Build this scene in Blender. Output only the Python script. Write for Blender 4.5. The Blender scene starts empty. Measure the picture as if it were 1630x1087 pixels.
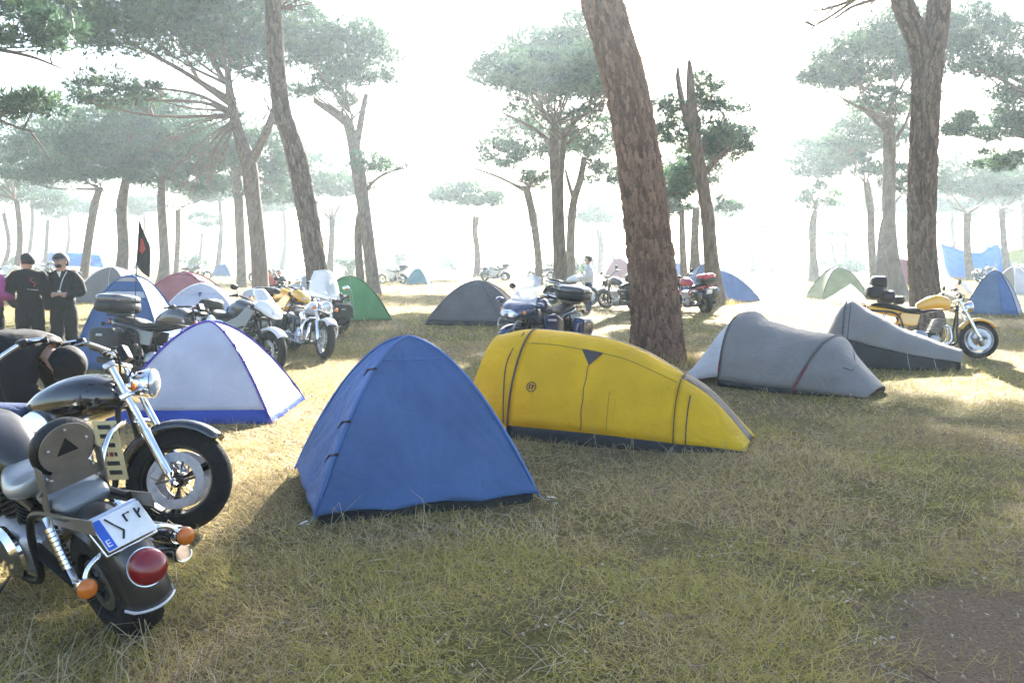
import bpy, math, random
import numpy as np
from mathutils import Vector, Matrix, noise
from math import sin, cos, pi, radians, sqrt, atan2

S = bpy.context.scene
COL = S.collection

# ---------------------------------------------------------------- camera
CAMH, FPX, W0, H0, HORIZ = 1.65, 1330.0, 1630.0, 1087.0, 408.0
PITCH = math.atan((H0 / 2 - HORIZ) / FPX)
cam_d = bpy.data.cameras.new('camera'); cam = bpy.data.objects.new('camera', cam_d); COL.objects.link(cam)
cam.location = (0, 0, CAMH); cam.rotation_euler = (pi / 2 - PITCH, 0, 0)
cam_d.sensor_width = 36; cam_d.lens = 36 * FPX / W0; cam_d.clip_start = .05; cam_d.clip_end = 3000
S.camera = cam

# ---------------------------------------------------------------- sky, sun, exposure
SUN_EL, SUN_AZ = radians(27), radians(13.5)          # azimuth to the right of the view direction
w = bpy.data.worlds.new('World'); S.world = w; w.use_nodes = True
nt = w.node_tree; nt.nodes.clear()
sky = nt.nodes.new('ShaderNodeTexSky'); sky.sky_type = 'NISHITA'; sky.sun_disc = False
sky.sun_elevation = SUN_EL; sky.sun_rotation = SUN_AZ; sky.dust_density = 2.5; sky.air_density = 1.0; sky.altitude = 600
bg = nt.nodes.new('ShaderNodeBackground'); bg.inputs[1].default_value = 0.052
wo = nt.nodes.new('ShaderNodeOutputWorld')
nt.links.new(sky.outputs[0], bg.inputs[0]); nt.links.new(bg.outputs[0], wo.inputs[0])
sd = bpy.data.lights.new('sun', 'SUN'); sd.energy = 5.0; sd.angle = radians(.6); sd.color = (1, .95, .86)
sun = bpy.data.objects.new('sun', sd); COL.objects.link(sun)
SDIR = Vector((sin(SUN_AZ) * cos(SUN_EL), cos(SUN_AZ) * cos(SUN_EL), sin(SUN_EL)))   # towards the sun
sun.rotation_euler = SDIR.to_track_quat('Z', 'Y').to_euler(); sun.location = (8, 30, 40)
S.view_settings.view_transform = 'Standard'; S.view_settings.look = 'None'
S.view_settings.gamma = 1; S.view_settings.use_curve_mapping = False
S.view_settings.exposure = 3.35
S.cycles.max_bounces = 5; S.cycles.diffuse_bounces = 3; S.cycles.glossy_bounces = 3
S.cycles.transmission_bounces = 4; S.cycles.transparent_max_bounces = 6; S.cycles.volume_bounces = 1
S.cycles.use_denoising = True; S.cycles.caustics_reflective = False; S.cycles.caustics_refractive = False

# ---------------------------------------------------------------- pixel -> place
def ray(px, py):
    u = (px - W0 / 2) / FPX; v = (H0 / 2 - py) / FPX
    return Vector((u, cos(PITCH) + v * sin(PITCH), -sin(PITCH) + v * cos(PITCH)))
def G(px, py, z=0.0):
    d = ray(px, py); t = (z - CAMH) / d.z
    return Vector((d.x * t, d.y * t, z))
def PD(px, py, dist):
    d = ray(px, py); t = dist / d.y
    return Vector((d.x * t, d.y * t, CAMH + d.z * t))
def GX(px, dist):
    return Vector(((px - W0 / 2) / FPX * dist * 1.005, dist, 0))

# ---------------------------------------------------------------- materials
MATS = {}
def pmat(name, col, rough=.6, metal=0, noise_amt=.0, noise_scale=8, bump=0, bscale=40, trans=0, col2=None, coat=0, spec=.5, alpha=1):
    if name in MATS: return MATS[name]
    m = bpy.data.materials.new(name); m.use_nodes = True; n = m.node_tree; L = n.links
    b = n.nodes['Principled BSDF']
    b.inputs['Base Color'].default_value = (*col, 1); b.inputs['Roughness'].default_value = rough
    b.inputs['Metallic'].default_value = metal; b.inputs['Specular IOR Level'].default_value = spec
    if coat: b.inputs['Coat Weight'].default_value = coat; b.inputs['Coat Roughness'].default_value = .08
    tc = n.nodes.new('ShaderNodeTexCoord')
    if noise_amt:
        t = n.nodes.new('ShaderNodeTexNoise'); t.inputs['Scale'].default_value = noise_scale; t.inputs['Detail'].default_value = 5
        L.new(tc.outputs['Object'], t.inputs['Vector'])
        mr = n.nodes.new('ShaderNodeMapRange'); mr.inputs[1].default_value = .3; mr.inputs[2].default_value = .7
        L.new(t.outputs['Fac'], mr.inputs[0])
        mx = n.nodes.new('ShaderNodeMix'); mx.data_type = 'RGBA'
        c2 = col2 if col2 else tuple(c * (1 - noise_amt) for c in col)
        mx.inputs[6].default_value = (*col, 1); mx.inputs[7].default_value = (*c2, 1)
        L.new(mr.outputs[0], mx.inputs[0]); L.new(mx.outputs[2], b.inputs['Base Color'])
        csrc = mx.outputs[2]
    else: csrc = None
    nrm = None
    if bump:
        t2 = n.nodes.new('ShaderNodeTexNoise'); t2.inputs['Scale'].default_value = bscale; t2.inputs['Detail'].default_value = 4
        L.new(tc.outputs['Object'], t2.inputs['Vector'])
        bp = n.nodes.new('ShaderNodeBump'); bp.inputs['Strength'].default_value = bump; bp.inputs['Distance'].default_value = .02
        L.new(t2.outputs['Fac'], bp.inputs['Height']); L.new(bp.outputs[0], b.inputs['Normal']); nrm = bp.outputs[0]
    if trans:
        tr = n.nodes.new('ShaderNodeBsdfTranslucent'); tr.inputs[0].default_value = (*col, 1)
        if csrc: L.new(csrc, tr.inputs[0])
        if nrm: L.new(nrm, tr.inputs['Normal'])
        ms = n.nodes.new('ShaderNodeMixShader'); ms.inputs[0].default_value = trans
        L.new(b.outputs[0], ms.inputs[1]); L.new(tr.outputs[0], ms.inputs[2])
        L.new(ms.outputs[0], n.nodes['Material Output'].inputs[0])
    if alpha < 1:
        tp = n.nodes.new('ShaderNodeBsdfTransparent'); ms = n.nodes.new('ShaderNodeMixShader'); ms.inputs[0].default_value = alpha
        L.new(tp.outputs[0], ms.inputs[1]); L.new(b.outputs[0], ms.inputs[2]); L.new(ms.outputs[0], n.nodes['Material Output'].inputs[0])
    MATS[name] = m
    return m

CHROME = pmat('chrome', (.80, .80, .82), .12, 1, .15, 30)
STEEL = pmat('brushed_steel', (.42, .42, .43), .35, 1, .3, 25)
ALU = pmat('cast_aluminium', (.45, .45, .46), .45, .8, .35, 18, .2, 60)
RUBBER = pmat('tyre_rubber', (.008, .008, .009), .85, 0, .5, 30, .4, 90, col2=(.02, .018, .015), spec=.25)
BLACKM = pmat('black_metal', (.008, .008, .009), .4, .3, .4, 20)
BLACKG = pmat('black_gloss_paint', (.003, .003, .004), .12, 0, .3, 6, coat=1)
BLACKP = pmat('black_plastic', (.008, .008, .009), .45, 0, .3, 30, .15, 120, spec=.35)
LEATHER = pmat('black_leather', (.008, .0075, .0075), .5, 0, .4, 14, .35, 70, spec=.4)
DARKENG = pmat('dark_engine', (.025, .025, .027), .5, .6, .5, 20, .3, 50)
LENS_O = pmat('orange_lens', (.75, .20, .015), .25, 0, .2, 30, trans=.25, coat=.6)
LENS_R = pmat('red_lens', (.26, .004, .012), .22, 0, .25, 20, trans=.2, coat=.7)
LENS_W = pmat('headlight_lens', (.62, .65, .68), .12, .5, .3, 25, coat=1)
GLASS = pmat('clear_windshield', (.72, .76, .80), .08, 0, .1, 10, alpha=.42)
WPLATE = pmat('white_plate', (.75, .75, .73), .4, 0, .1, 40)
BLUEP = pmat('plate_blue', (.02, .10, .50), .4, 0, .1, 40)
SKIN = pmat('skin', (.50, .30, .21), .5, 0, .15, 40)
HAIR = pmat('dark_hair', (.008, .006, .005), .6, 0, .4, 60, .4, 90)

# ---------------------------------------------------------------- mesh helpers
def frame_from(d):
    d = Vector(d).normalized()
    up = Vector((0, 0, 1)) if abs(d.z) < .95 else Vector((1, 0, 0))
    a = d.cross(up).normalized(); b = a.cross(d).normalized()
    return a, b, d
def spline(pts, n):
    """Catmull-Rom through pts (any tuples), n samples."""
    P_ = [np.array(p, float) for p in pts]
    if len(P_) < 3:
        return [tuple(P_[0] + (P_[-1] - P_[0]) * i / (n - 1)) for i in range(n)]
    P_ = [2 * P_[0] - P_[1]] + P_ + [2 * P_[-1] - P_[-2]]
    seg = len(P_) - 3; out = []
    for i in range(n):
        t = i / (n - 1) * seg; k = min(int(t), seg - 1); t -= k
        a, b, c, d = P_[k:k + 4]
        out.append(tuple(.5 * (2 * b + (c - a) * t + (2 * a - 5 * b + 4 * c - d) * t * t + (3 * b - a - 3 * c + d) * t ** 3)))
    return out
class MB:
    def __init__(s): s.v = []; s.f = []
    def add(s, vs, fs):
        o = len(s.v); s.v += [tuple(v) for v in vs]; s.f += [tuple(i + o for i in f) for f in fs]; return s
    def box(s, c, size, rot=None):
        c = Vector(c); hx, hy, hz = [q / 2 for q in size]
        M = rot if rot is not None else Matrix.Identity(3)
        vs = [c + M @ Vector((x * hx, y * hy, z * hz)) for x in (-1, 1) for y in (-1, 1) for z in (-1, 1)]
        return s.add(vs, [(0, 1, 3, 2), (4, 6, 7, 5), (0, 4, 5, 1), (2, 3, 7, 6), (0, 2, 6, 4), (1, 5, 7, 3)])
    def loft(s, rings, caps=True, closed=True):
        n = len(rings[0]); vs = [p for r in rings for p in r]; fs = []
        m = n if closed else n - 1
        for i in range(len(rings) - 1):
            for j in range(m):
                k = (j + 1) % n
                fs.append((i * n + j, i * n + k, (i + 1) * n + k, (i + 1) * n + j))
        if caps and closed:
            fs.append(tuple(range(n - 1, -1, -1))); fs.append(tuple((len(rings) - 1) * n + j for j in range(n)))
        return s.add(vs, fs)
    def tube(s, pts, r, n=8, samples=None, caps=True, flat=1.0):
        pts = [Vector(p) for p in pts]
        if samples: pts = [Vector(p) for p in spline(pts, samples)]
        m = len(pts); rr = r if isinstance(r, (list, tuple)) else [r] * m
        if len(rr) != m: rr = list(np.interp(np.linspace(0, 1, m), np.linspace(0, 1, len(rr)), rr))
        rings = []; pa = None
        for i, p in enumerate(pts):
            d = (pts[min(i + 1, m - 1)] - pts[max(i - 1, 0)])
            if d.length < 1e-9: d = Vector((0, 0, 1))
            d.normalize()
            if pa is None: a, b, _ = frame_from(d)
            else:
                a = (pa - d * pa.dot(d))
                a = a.normalized() if a.length > 1e-6 else frame_from(d)[0]
                b = d.cross(a).normalized()
            pa = a
            rings.append([p + (a * cos(t) + b * sin(t) * flat) * rr[i] for t in [2 * pi * j / n for j in range(n)]])
        return s.loft(rings, caps)
    def lathe(s, prof, o, axis, n=24, caps=True):
        a, b, d = frame_from(axis); o = Vector(o)
        return s.loft([[o + d * h + (a * cos(t) + b * sin(t)) * r for t in [2 * pi * j / n for j in range(n)]] for r, h in prof], caps)
    def ring(s, prof, o, axis, n=32):
        """closed profile swept round the axis: a tyre, a rim"""
        a, b, d = frame_from(axis); o = Vector(o); m = len(prof); vs = []; fs = []
        for j in range(n):
            t = 2 * pi * j / n
            for r, h in prof: vs.append(o + d * h + (a * cos(t) + b * sin(t)) * r)
        for j in range(n):
            for i in range(m):
                k = (i + 1) % m; q = (j + 1) % n
                fs.append((j * m + i, j * m + k, q * m + k, q * m + i))
        return s.add(vs, fs)
    def ell(s, c, r, n=14, m=9, rot=None):
        c = Vector(c); r = (r, r, r) if isinstance(r, (int, float)) else r
        M = rot if rot is not None else Matrix.Identity(3); rings = []
        for i in range(m + 1):
            ph = -pi / 2 + pi * (i + (.04 if i == 0 else -.04 if i == m else 0)) / m
            rings.append([c + M @ Vector((r[0] * cos(ph) * cos(t), r[1] * cos(ph) * sin(t), r[2] * sin(ph))) for t in [2 * pi * j / n for j in range(n)]])
        return s.loft(rings)
    def plate(s, poly, o, ux, uy, th):
        o = Vector(o); ux = Vector(ux); uy = Vector(uy); nn = ux.cross(uy).normalized() * (th / 2)
        A = [o + ux * x + uy * y for x, y in poly]
        return s.loft([[p - nn for p in A], [p + nn for p in A]])
    def grid(s, rows, th=0):
        """open sheet from rows of points"""
        n = len(rows[0]); vs = [p for r in rows for p in r]
        return s.add(vs, [(i * n + j, i * n + j + 1, (i + 1) * n + j + 1, (i + 1) * n + j) for i in range(len(rows) - 1) for j in range(n - 1)])
    def build(s, name, mat, parent=None, smooth=40, bevel=0, subsurf=0, solid=0):
        me = bpy.data.meshes.new(name); me.from_pydata([tuple(v) for v in s.v], [], s.f); me.update()
        o = bpy.data.objects.new(name, me); COL.objects.link(o); me.materials.append(mat)
        if smooth and len(me.polygons):
            me.shade_smooth()
            if smooth < 180: me.set_sharp_from_angle(angle=radians(smooth))
        if parent: o.parent = parent
        if solid:
            md = o.modifiers.new('thickness', 'SOLIDIFY'); md.thickness = solid; md.offset = 0
        if bevel:
            md = o.modifiers.new('bevel', 'BEVEL'); md.width = bevel; md.segments = 2; md.limit_method = 'ANGLE'; md.angle_limit = radians(35)
        if subsurf:
            md = o.modifiers.new('sub', 'SUBSURF'); md.levels = subsurf; md.render_levels = subsurf
        return o
def npmesh(name, V, F, mat, parent=None, smooth=False, attr=None):
    """fast mesh from numpy arrays, F (n,3) or (n,4); attr: per-vertex floats called 'tone'"""
    V = np.asarray(V, np.float32); F = np.asarray(F, np.int32); k = F.shape[1]
    me = bpy.data.meshes.new(name); me.vertices.add(len(V)); me.vertices.foreach_set('co', V.ravel())
    me.loops.add(F.size); me.loops.foreach_set('vertex_index', F.ravel())
    me.polygons.add(len(F)); me.polygons.foreach_set('loop_start', np.arange(0, F.size, k, dtype=np.int32))
    if smooth: me.polygons.foreach_set('use_smooth', np.ones(len(F), bool))
    me.update(calc_edges=True)
    if attr is not None:
        a = me.attributes.new('tone', 'FLOAT', 'POINT'); a.data.foreach_set('value', np.asarray(attr, np.float32))
    me.materials.append(mat)
    o = bpy.data.objects.new(name, me); COL.objects.link(o)
    if parent: o.parent = parent
    return o
def tag(o, label=None, cat=None, group=None, kind=None):
    if label: o['label'] = label
    if cat: o['category'] = cat
    if group: o['group'] = group
    if kind: o['kind'] = kind
    return o
def empty(name, loc=(0, 0, 0), rz=0, label=None, cat=None, group=None, lean=0):
    o = bpy.data.objects.new(name, None); COL.objects.link(o); o.empty_display_size = .1
    o.location = loc; o.rotation_mode = 'ZYX' if False else 'XYZ'; o.rotation_euler = (lean, 0, rz)
    return tag(o, label, cat, group)
# ================================================================ ground
def ground_mat():
    m = bpy.data.materials.new('dry_grass_ground'); m.use_nodes = True; n = m.node_tree; L = n.links; N = n.nodes.new
    b = n.nodes['Principled BSDF']; b.inputs['Roughness'].default_value = .95; b.inputs['Specular IOR Level'].default_value = .15
    tc = N('ShaderNodeTexCoord')
    def nz(scale, det=6, rough=.6):
        t = N('ShaderNodeTexNoise'); t.inputs['Scale'].default_value = scale; t.inputs['Detail'].default_value = det
        t.inputs['Roughness'].default_value = rough; L.new(tc.outputs['Object'], t.inputs['Vector']); return t.outputs['Fac']
    def mr(x, a, c, lo=0, hi=1):
        k = N('ShaderNodeMapRange'); k.inputs[1].default_value = a; k.inputs[2].default_value = c
        k.inputs[3].default_value = lo; k.inputs[4].default_value = hi; L.new(x, k.inputs[0]); return k.outputs[0]
    def mix(f, c1, c2):
        x = N('ShaderNodeMix'); x.data_type = 'RGBA'; L.new(f, x.inputs[0])
        for i, c in ((6, c1), (7, c2)):
            if isinstance(c, tuple): x.inputs[i].default_value = (*c, 1)
            else: L.new(c, x.inputs[i])
        return x.outputs[2]
    fine = nz(60, 8, .7); mid = nz(7, 6); big = nz(.55, 5); mott = nz(22, 6, .65)
    straw = mix(mr(fine, .35, .68), (.085, .060, .030), (.34, .26, .13))
    moss = mix(mr(fine, .35, .68), (.065, .062, .018), (.25, .23, .055))
    c = mix(mr(big, .42, .60), straw, moss)
    c = mix(mr(mid, .52, .72), c, (.135, .105, .065))
    c = mix(mr(mott, .60, .75, 0, .7), c, (.34, .30, .19))
    # bare earth of the track in the near right corner, and a worn patch under the parked motorcycles
    sep = N('ShaderNodeSeparateXYZ'); L.new(tc.outputs['Object'], sep.inputs[0])
    def math_(op, a, b_):
        k = N('ShaderNodeMath'); k.operation = op
        for i, q in ((0, a), (1, b_)):
            if isinstance(q, (int, float)): k.inputs[i].default_value = q
            else: L.new(q, k.inputs[i])
        return k.outputs[0]
    e = math_('SUBTRACT', math_('MULTIPLY', sep.outputs['X'], 1.0), math_('MULTIPLY', sep.outputs['Y'], .98))   # x - .9y
    e = math_('ADD', e, math_('MULTIPLY', math_('SUBTRACT', nz(1.6, 6), .5), 2.0))
    e = math_('ADD', e, math_('MULTIPLY', math_('SUBTRACT', nz(9, 5), .5), .5))
    soil = mix(mr(fine, .3, .7), (.14, .092, .058), (.37, .265, .175))
    c = mix(mr(e, -2.15, -1.7), c, soil)
    L.new(c, b.inputs['Base Color'])
    bp = N('ShaderNodeBump'); bp.inputs['Strength'].default_value = 1.0; bp.inputs['Distance'].default_value = .05
    L.new(math_('ADD', fine, math_('MULTIPLY', mott, 1.5)), bp.inputs['Height']); L.new(bp.outputs[0], b.inputs['Normal'])
    return m
gm = ground_mat()
R = 420.0
xs = np.unique(np.concatenate([np.linspace(-R, -30, 14), np.linspace(-30, 30, 61), np.linspace(30, R, 14)]))
ys = np.unique(np.concatenate([np.linspace(-R, -6, 12), np.linspace(-6, 60, 67), np.linspace(60, R, 16)]))
X, Y = np.meshgrid(xs, ys); nx, ny = len(xs), len(ys)
I = np.arange(nx * ny).reshape(ny, nx)
ground = npmesh('ground', np.stack([X.ravel(), Y.ravel(), np.zeros(nx * ny)], 1),
                np.stack([I[:-1, :-1].ravel(), I[:-1, 1:].ravel(), I[1:, 1:].ravel(), I[1:, :-1].ravel()], 1), gm)
tag(ground, 'trampled dry grass clearing under the pines', 'ground', kind='structure')

# ================================================================ trees
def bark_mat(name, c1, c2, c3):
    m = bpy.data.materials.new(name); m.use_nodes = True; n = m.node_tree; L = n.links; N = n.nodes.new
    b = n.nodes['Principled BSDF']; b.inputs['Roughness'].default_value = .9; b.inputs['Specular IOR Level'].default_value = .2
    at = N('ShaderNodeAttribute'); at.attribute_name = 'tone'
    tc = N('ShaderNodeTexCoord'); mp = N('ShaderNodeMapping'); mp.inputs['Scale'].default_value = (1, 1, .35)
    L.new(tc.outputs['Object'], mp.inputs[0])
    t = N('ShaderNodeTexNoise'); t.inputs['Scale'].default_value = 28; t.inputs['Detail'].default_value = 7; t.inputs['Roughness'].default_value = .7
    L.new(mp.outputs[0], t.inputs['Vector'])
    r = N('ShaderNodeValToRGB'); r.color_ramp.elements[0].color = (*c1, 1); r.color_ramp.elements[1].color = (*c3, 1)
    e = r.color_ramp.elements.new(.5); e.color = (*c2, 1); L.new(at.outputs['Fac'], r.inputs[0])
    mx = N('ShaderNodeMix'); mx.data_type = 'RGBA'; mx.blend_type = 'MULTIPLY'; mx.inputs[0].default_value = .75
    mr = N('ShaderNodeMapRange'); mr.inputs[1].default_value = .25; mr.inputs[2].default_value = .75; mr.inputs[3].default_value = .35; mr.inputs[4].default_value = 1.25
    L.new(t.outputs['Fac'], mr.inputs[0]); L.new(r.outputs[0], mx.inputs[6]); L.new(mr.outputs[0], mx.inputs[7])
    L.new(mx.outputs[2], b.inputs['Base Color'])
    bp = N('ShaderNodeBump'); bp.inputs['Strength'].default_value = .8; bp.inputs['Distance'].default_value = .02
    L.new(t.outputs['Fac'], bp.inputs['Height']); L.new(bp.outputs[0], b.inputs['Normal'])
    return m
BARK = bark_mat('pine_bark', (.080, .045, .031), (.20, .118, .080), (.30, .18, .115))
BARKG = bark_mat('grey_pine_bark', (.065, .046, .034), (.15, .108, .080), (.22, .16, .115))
def leaf_mat(name, c1, c2):
    m = bpy.data.materials.new(name); m.use_nodes = True; n = m.node_tree; L = n.links; N = n.nodes.new
    b = n.nodes['Principled BSDF']; b.inputs['Roughness'].default_value = .6
    at = N('ShaderNodeAttribute'); at.attribute_name = 'tone'
    mx = N('ShaderNodeMix'); mx.data_type = 'RGBA'; mx.inputs[6].default_value = (*c1, 1); mx.inputs[7].default_value = (*c2, 1)
    L.new(at.outputs['Fac'], mx.inputs[0]); L.new(mx.outputs[2], b.inputs['Base Color'])
    tr = N('ShaderNodeBsdfTranslucent'); L.new(mx.outputs[2], tr.inputs[0])
    ms = N('ShaderNodeMixShader'); ms.inputs[0].default_value = .35
    L.new(b.outputs[0], ms.inputs[1]); L.new(tr.outputs[0], ms.inputs[2]); L.new(ms.outputs[0], n.nodes['Material Output'].inputs[0])
    return m
NEEDLE = leaf_mat('pine_needles', (.026, .062, .040), (.085, .145, .062))

def trunk_np(path, rad, n, m, seed, relief=0.0, plate=9.0, flare=True):
    """path: world points base->top, rad: radii. Returns V,F,tone."""
    pts = np.array(spline([(*p, r) for p, r in zip(path, rad)], m)); C = pts[:, :3]; Rr = np.maximum(pts[:, 3], .008)
    T = np.gradient(C, axis=0); T /= np.linalg.norm(T, axis=1)[:, None]
    A = np.cross(T, np.array([.3, -1, .05])); A /= np.linalg.norm(A, axis=1)[:, None]; B = np.cross(T, A)
    th = np.linspace(0, 2 * pi, n, endpoint=False)
    arc = np.concatenate([[0], np.cumsum(np.linalg.norm(np.diff(C, axis=0), axis=1))])
    V = np.zeros((m, n, 3)); tone = np.zeros((m, n)); rng = np.random.default_rng(seed)
    R2 = np.repeat(Rr[:, None], n, 1)
    ph = rng.uniform(0, 6.3, 4)
    R2 = R2 * (1 + .05 * np.sin(2 * th + ph[0] + arc[:, None] * .5) + .03 * np.sin(3 * th + ph[1] - arc[:, None] * .9))
    if flare:
        fl = np.exp(-arc / .35)[:, None]; R2 = R2 * (1 + fl * (.28 + .16 * np.sin(4 * th + ph[2]) + .08 * np.sin(7 * th + ph[3])))
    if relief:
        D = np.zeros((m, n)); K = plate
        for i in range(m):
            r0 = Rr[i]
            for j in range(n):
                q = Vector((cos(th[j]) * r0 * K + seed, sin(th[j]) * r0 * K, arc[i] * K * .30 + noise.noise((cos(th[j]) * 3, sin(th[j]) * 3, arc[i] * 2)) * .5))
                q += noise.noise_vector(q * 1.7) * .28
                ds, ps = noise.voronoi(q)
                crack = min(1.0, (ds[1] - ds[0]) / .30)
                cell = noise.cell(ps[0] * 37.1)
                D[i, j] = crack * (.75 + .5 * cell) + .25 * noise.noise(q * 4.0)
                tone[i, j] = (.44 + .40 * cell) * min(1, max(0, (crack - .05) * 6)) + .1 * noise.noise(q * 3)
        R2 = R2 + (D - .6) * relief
    else:
        tone = rng.uniform(.2, .8, (m, n))
    V = C[:, None, :] + R2[:, :, None] * (A[:, None, :] * np.cos(th)[None, :, None] + B[:, None, :] * np.sin(th)[None, :, None])
    I = np.arange(m * n).reshape(m, n); J = np.roll(I, -1, 1)
    F = np.stack([I[:-1].ravel(), J[:-1].ravel(), J[1:].ravel(), I[1:].ravel()], 1)
    return V.reshape(-1, 3), F, tone.ravel()
def join(parts):
    Vs, Fs, Ts, o = [], [], [], 0
    for V, F, T in parts:
        Vs.append(V); Fs.append(F + o); Ts.append(T); o += len(V)
    return np.concatenate(Vs), np.concatenate(Fs), np.concatenate(Ts)
def needles(centers, radii, rng, tufts, blades, size, wid):
    """clumps of needle tufts: returns V,F,tone"""
    nC = len(centers); N = nC * tufts
    c = np.repeat(centers, tufts, 0); r = np.repeat(radii, tufts)[:, None]
    d = rng.normal(size=(N, 3)); d /= np.linalg.norm(d, axis=1)[:, None]
    d[:, 2] = d[:, 2] * .8
    p = c + d * r * rng.uniform(.25, 1, (N, 1)) ** .6 * np.array([1, 1, .55])
    out = d + np.array([0, 0, .55]); out /= np.linalg.norm(out, axis=1)[:, None]
    tn = np.clip(np.repeat(rng.uniform(0, .75, nC), tufts) + rng.normal(0, .16, N), 0, 1)
    M = N * blades
    p = np.repeat(p, blades, 0); o = np.repeat(out, blades, 0) + rng.normal(0, .62, (M, 3)); o /= np.linalg.norm(o, axis=1)[:, None]
    s = np.cross(o, rng.normal(size=(M, 3))); s /= np.linalg.norm(s, axis=1)[:, None] + 1e-9
    L = size * rng.uniform(.6, 1.25, (M, 1)); w_ = wid * rng.uniform(.7, 1.3, (M, 1))
    V = np.empty((M, 3, 3)); V[:, 0] = p - s * w_; V[:, 1] = p + s * w_; V[:, 2] = p + o * L
    return V.reshape(-1, 3), np.arange(M * 3).reshape(-1, 3), np.repeat(np.repeat(tn, blades), 3)
TREE_N = 0
def pine(label, d, trunk, lobes, limbs=(), seed=0, n=14, m=40, relief=0, plate=9, bark=None, dens=1.0, extra_trunks=(),
         group='pines of the grove', tuft=34, dead=(), name='pine_tree', leaf=.17, nlimb=1.0, blades=4, depth=1.0):
    """trunk: [(px,py,width_px)...] base first (base py ignored -> ground); lobes: [(px,py,rx_px,ry_px,(depth offset m))]."""
    rng = np.random.default_rng(seed + 17); s = d / FPX
    def W(px, py, dd=0): return np.array(PD(px, py, d + dd))
    base = GX(trunk[0][0], d); path = [np.array(base) - np.array([0, 0, .12])]
    rad = [trunk[0][2] * s / 2]
    for t in trunk[1:]:
        path.append(W(t[0], t[1], t[3] if len(t) > 3 else 0)); rad.append(t[2] * s / 2)
    root = empty(name, base, 0, label, 'tree', group)
    off = -np.array(base)
    V, F, T = trunk_np([p + off for p in path], rad, n, m, seed, relief, plate)
    parts = [(V, F, T)]
    for et in extra_trunks:
        b2 = np.array(GX(et[0][0], d)) if et[0][1] is None else W(et[0][0], et[0][1])
        pp = [b2 - np.array([0, 0, .12]) if et[0][1] is None else b2] + [W(q[0], q[1], q[3] if len(q) > 3 else 0) for q in et[1:]]
        parts.append(trunk_np([p + off for p in pp], [q[2] * s / 2 for q in et], max(8, n // 2), max(12, m // 2), seed + 5, relief, plate, flare=et[0][1] is None))
    V, F, T = join(parts)
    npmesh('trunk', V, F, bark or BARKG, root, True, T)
    top = np.array(path[-1]); 
    # crown
    cs, rs, bp = [], [], []
    for lb in lobes:
        px, py, rx, ry = lb[:4]; dz = lb[4] if len(lb) > 4 else 0; dn = lb[5] if len(lb) > 5 else 1
        c = W(px, py, dz); ax = rx * s; az = ry * s; ay = ax * depth
        k = max(5, int(dens * dn * 17 * min(1, 38 / d) * (ax * ay * az) ** (2 / 3) + 6))
        q = rng.normal(size=(k, 3)); q /= np.linalg.norm(q, axis=1)[:, None]
        q *= rng.uniform(.12, 1, (k, 1)) ** .42
        q[:, 2] = np.where(q[:, 2] < 0, q[:, 2] * .55, q[:, 2])
        pos = c + q * np.array([ax, ay, az]) * .92
        cs.append(pos); rs.append(rng.uniform(.38, .72, k) * min(1.25, max(.6, (ax + az) / 4)))
        # limbs carrying this lobe
        kk = max(2, int(nlimb * (3 + ax * .7)))
        src = W(*lb[6]) if len(lb) > 6 else top
        for i in rng.choice(k, min(k, kk), replace=False):
            a, b = src + rng.normal(0, .12, 3), pos[i]
            mid = a * .5 + b * .5 + np.array([0, 0, -.08 * np.linalg.norm(b - a)]) + rng.normal(0, .18, 3)
            L = np.linalg.norm(b - a); r0 = max(.016, min(.075, L * .011 + .010))
            bp.append(trunk_np([a + off, mid + off, b + off], [r0, r0 * .6, .012], 5, 9, seed + i, flare=False))
            near = np.argsort(np.linalg.norm(pos - mid, axis=1))[:3]
            for jn in near:
                e = pos[jn]; st = a * .35 + b * .65 if rng.random() < .5 else mid
                m2 = (st + e) / 2 + rng.normal(0, .12, 3)
                bp.append(trunk_np([st + off, m2 + off, e + off], [r0 * .5, r0 * .35, .008], 4, 6, seed + i + jn, flare=False))
    for lm in limbs:      # limbs drawn after the photograph: [(px,py,w_px,dd)...]
        pp = [W(q[0], q[1], q[3] if len(q) > 3 else 0) for q in lm]
        bp.append(trunk_np([p + off for p in pp], [q[2] * s / 2 for q in lm], 6, 14, seed + 3, flare=False))
        for _ in range(5):   # side twigs
            k = rng.integers(1, len(pp)); a = pp[k - 1] + (pp[k] - pp[k - 1]) * rng.random()
            e = a + (pp[k] - pp[k - 1]) / (np.linalg.norm(pp[k] - pp[k - 1]) + 1e-6) * rng.uniform(.3, .9) + rng.normal(0, .35, 3)
            bp.append(trunk_np([a + off, (a + e) / 2 + rng.normal(0, .05, 3) + off, e + off], [.02, .014, .006], 4, 6, seed, flare=False))
    for dm in dead:       # bare hanging branches: (px0,py0,px1,py1,count)
        for q in range(dm[4]):
            a = W(dm[0], dm[1], rng.normal(0, .2)); b = W(dm[2] + rng.normal(0, 28), dm[3] + rng.normal(0, 14), rng.normal(0, .8))
            mid = a * .55 + b * .45 + rng.normal(0, .15, 3) + np.array([0, 0, .1])
            bp.append(trunk_np([a + off, mid + off, b + off], [.030, .018, .005], 4, 10, seed + q, flare=False))
            for z in range(5):
                t = rng.uniform(.3, .95); st = a + (b - a) * t; e = st + (b - a) * .22 + rng.normal(0, .28, 3)
                bp.append(trunk_np([st + off, (st + e) / 2 + off, e + off], [.012, .009, .004], 3, 5, seed + q, flare=False))
    if bp:
        V, F, T = join(bp); npmesh('branches', V, F, bark or BARKG, root, True, T)
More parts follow.
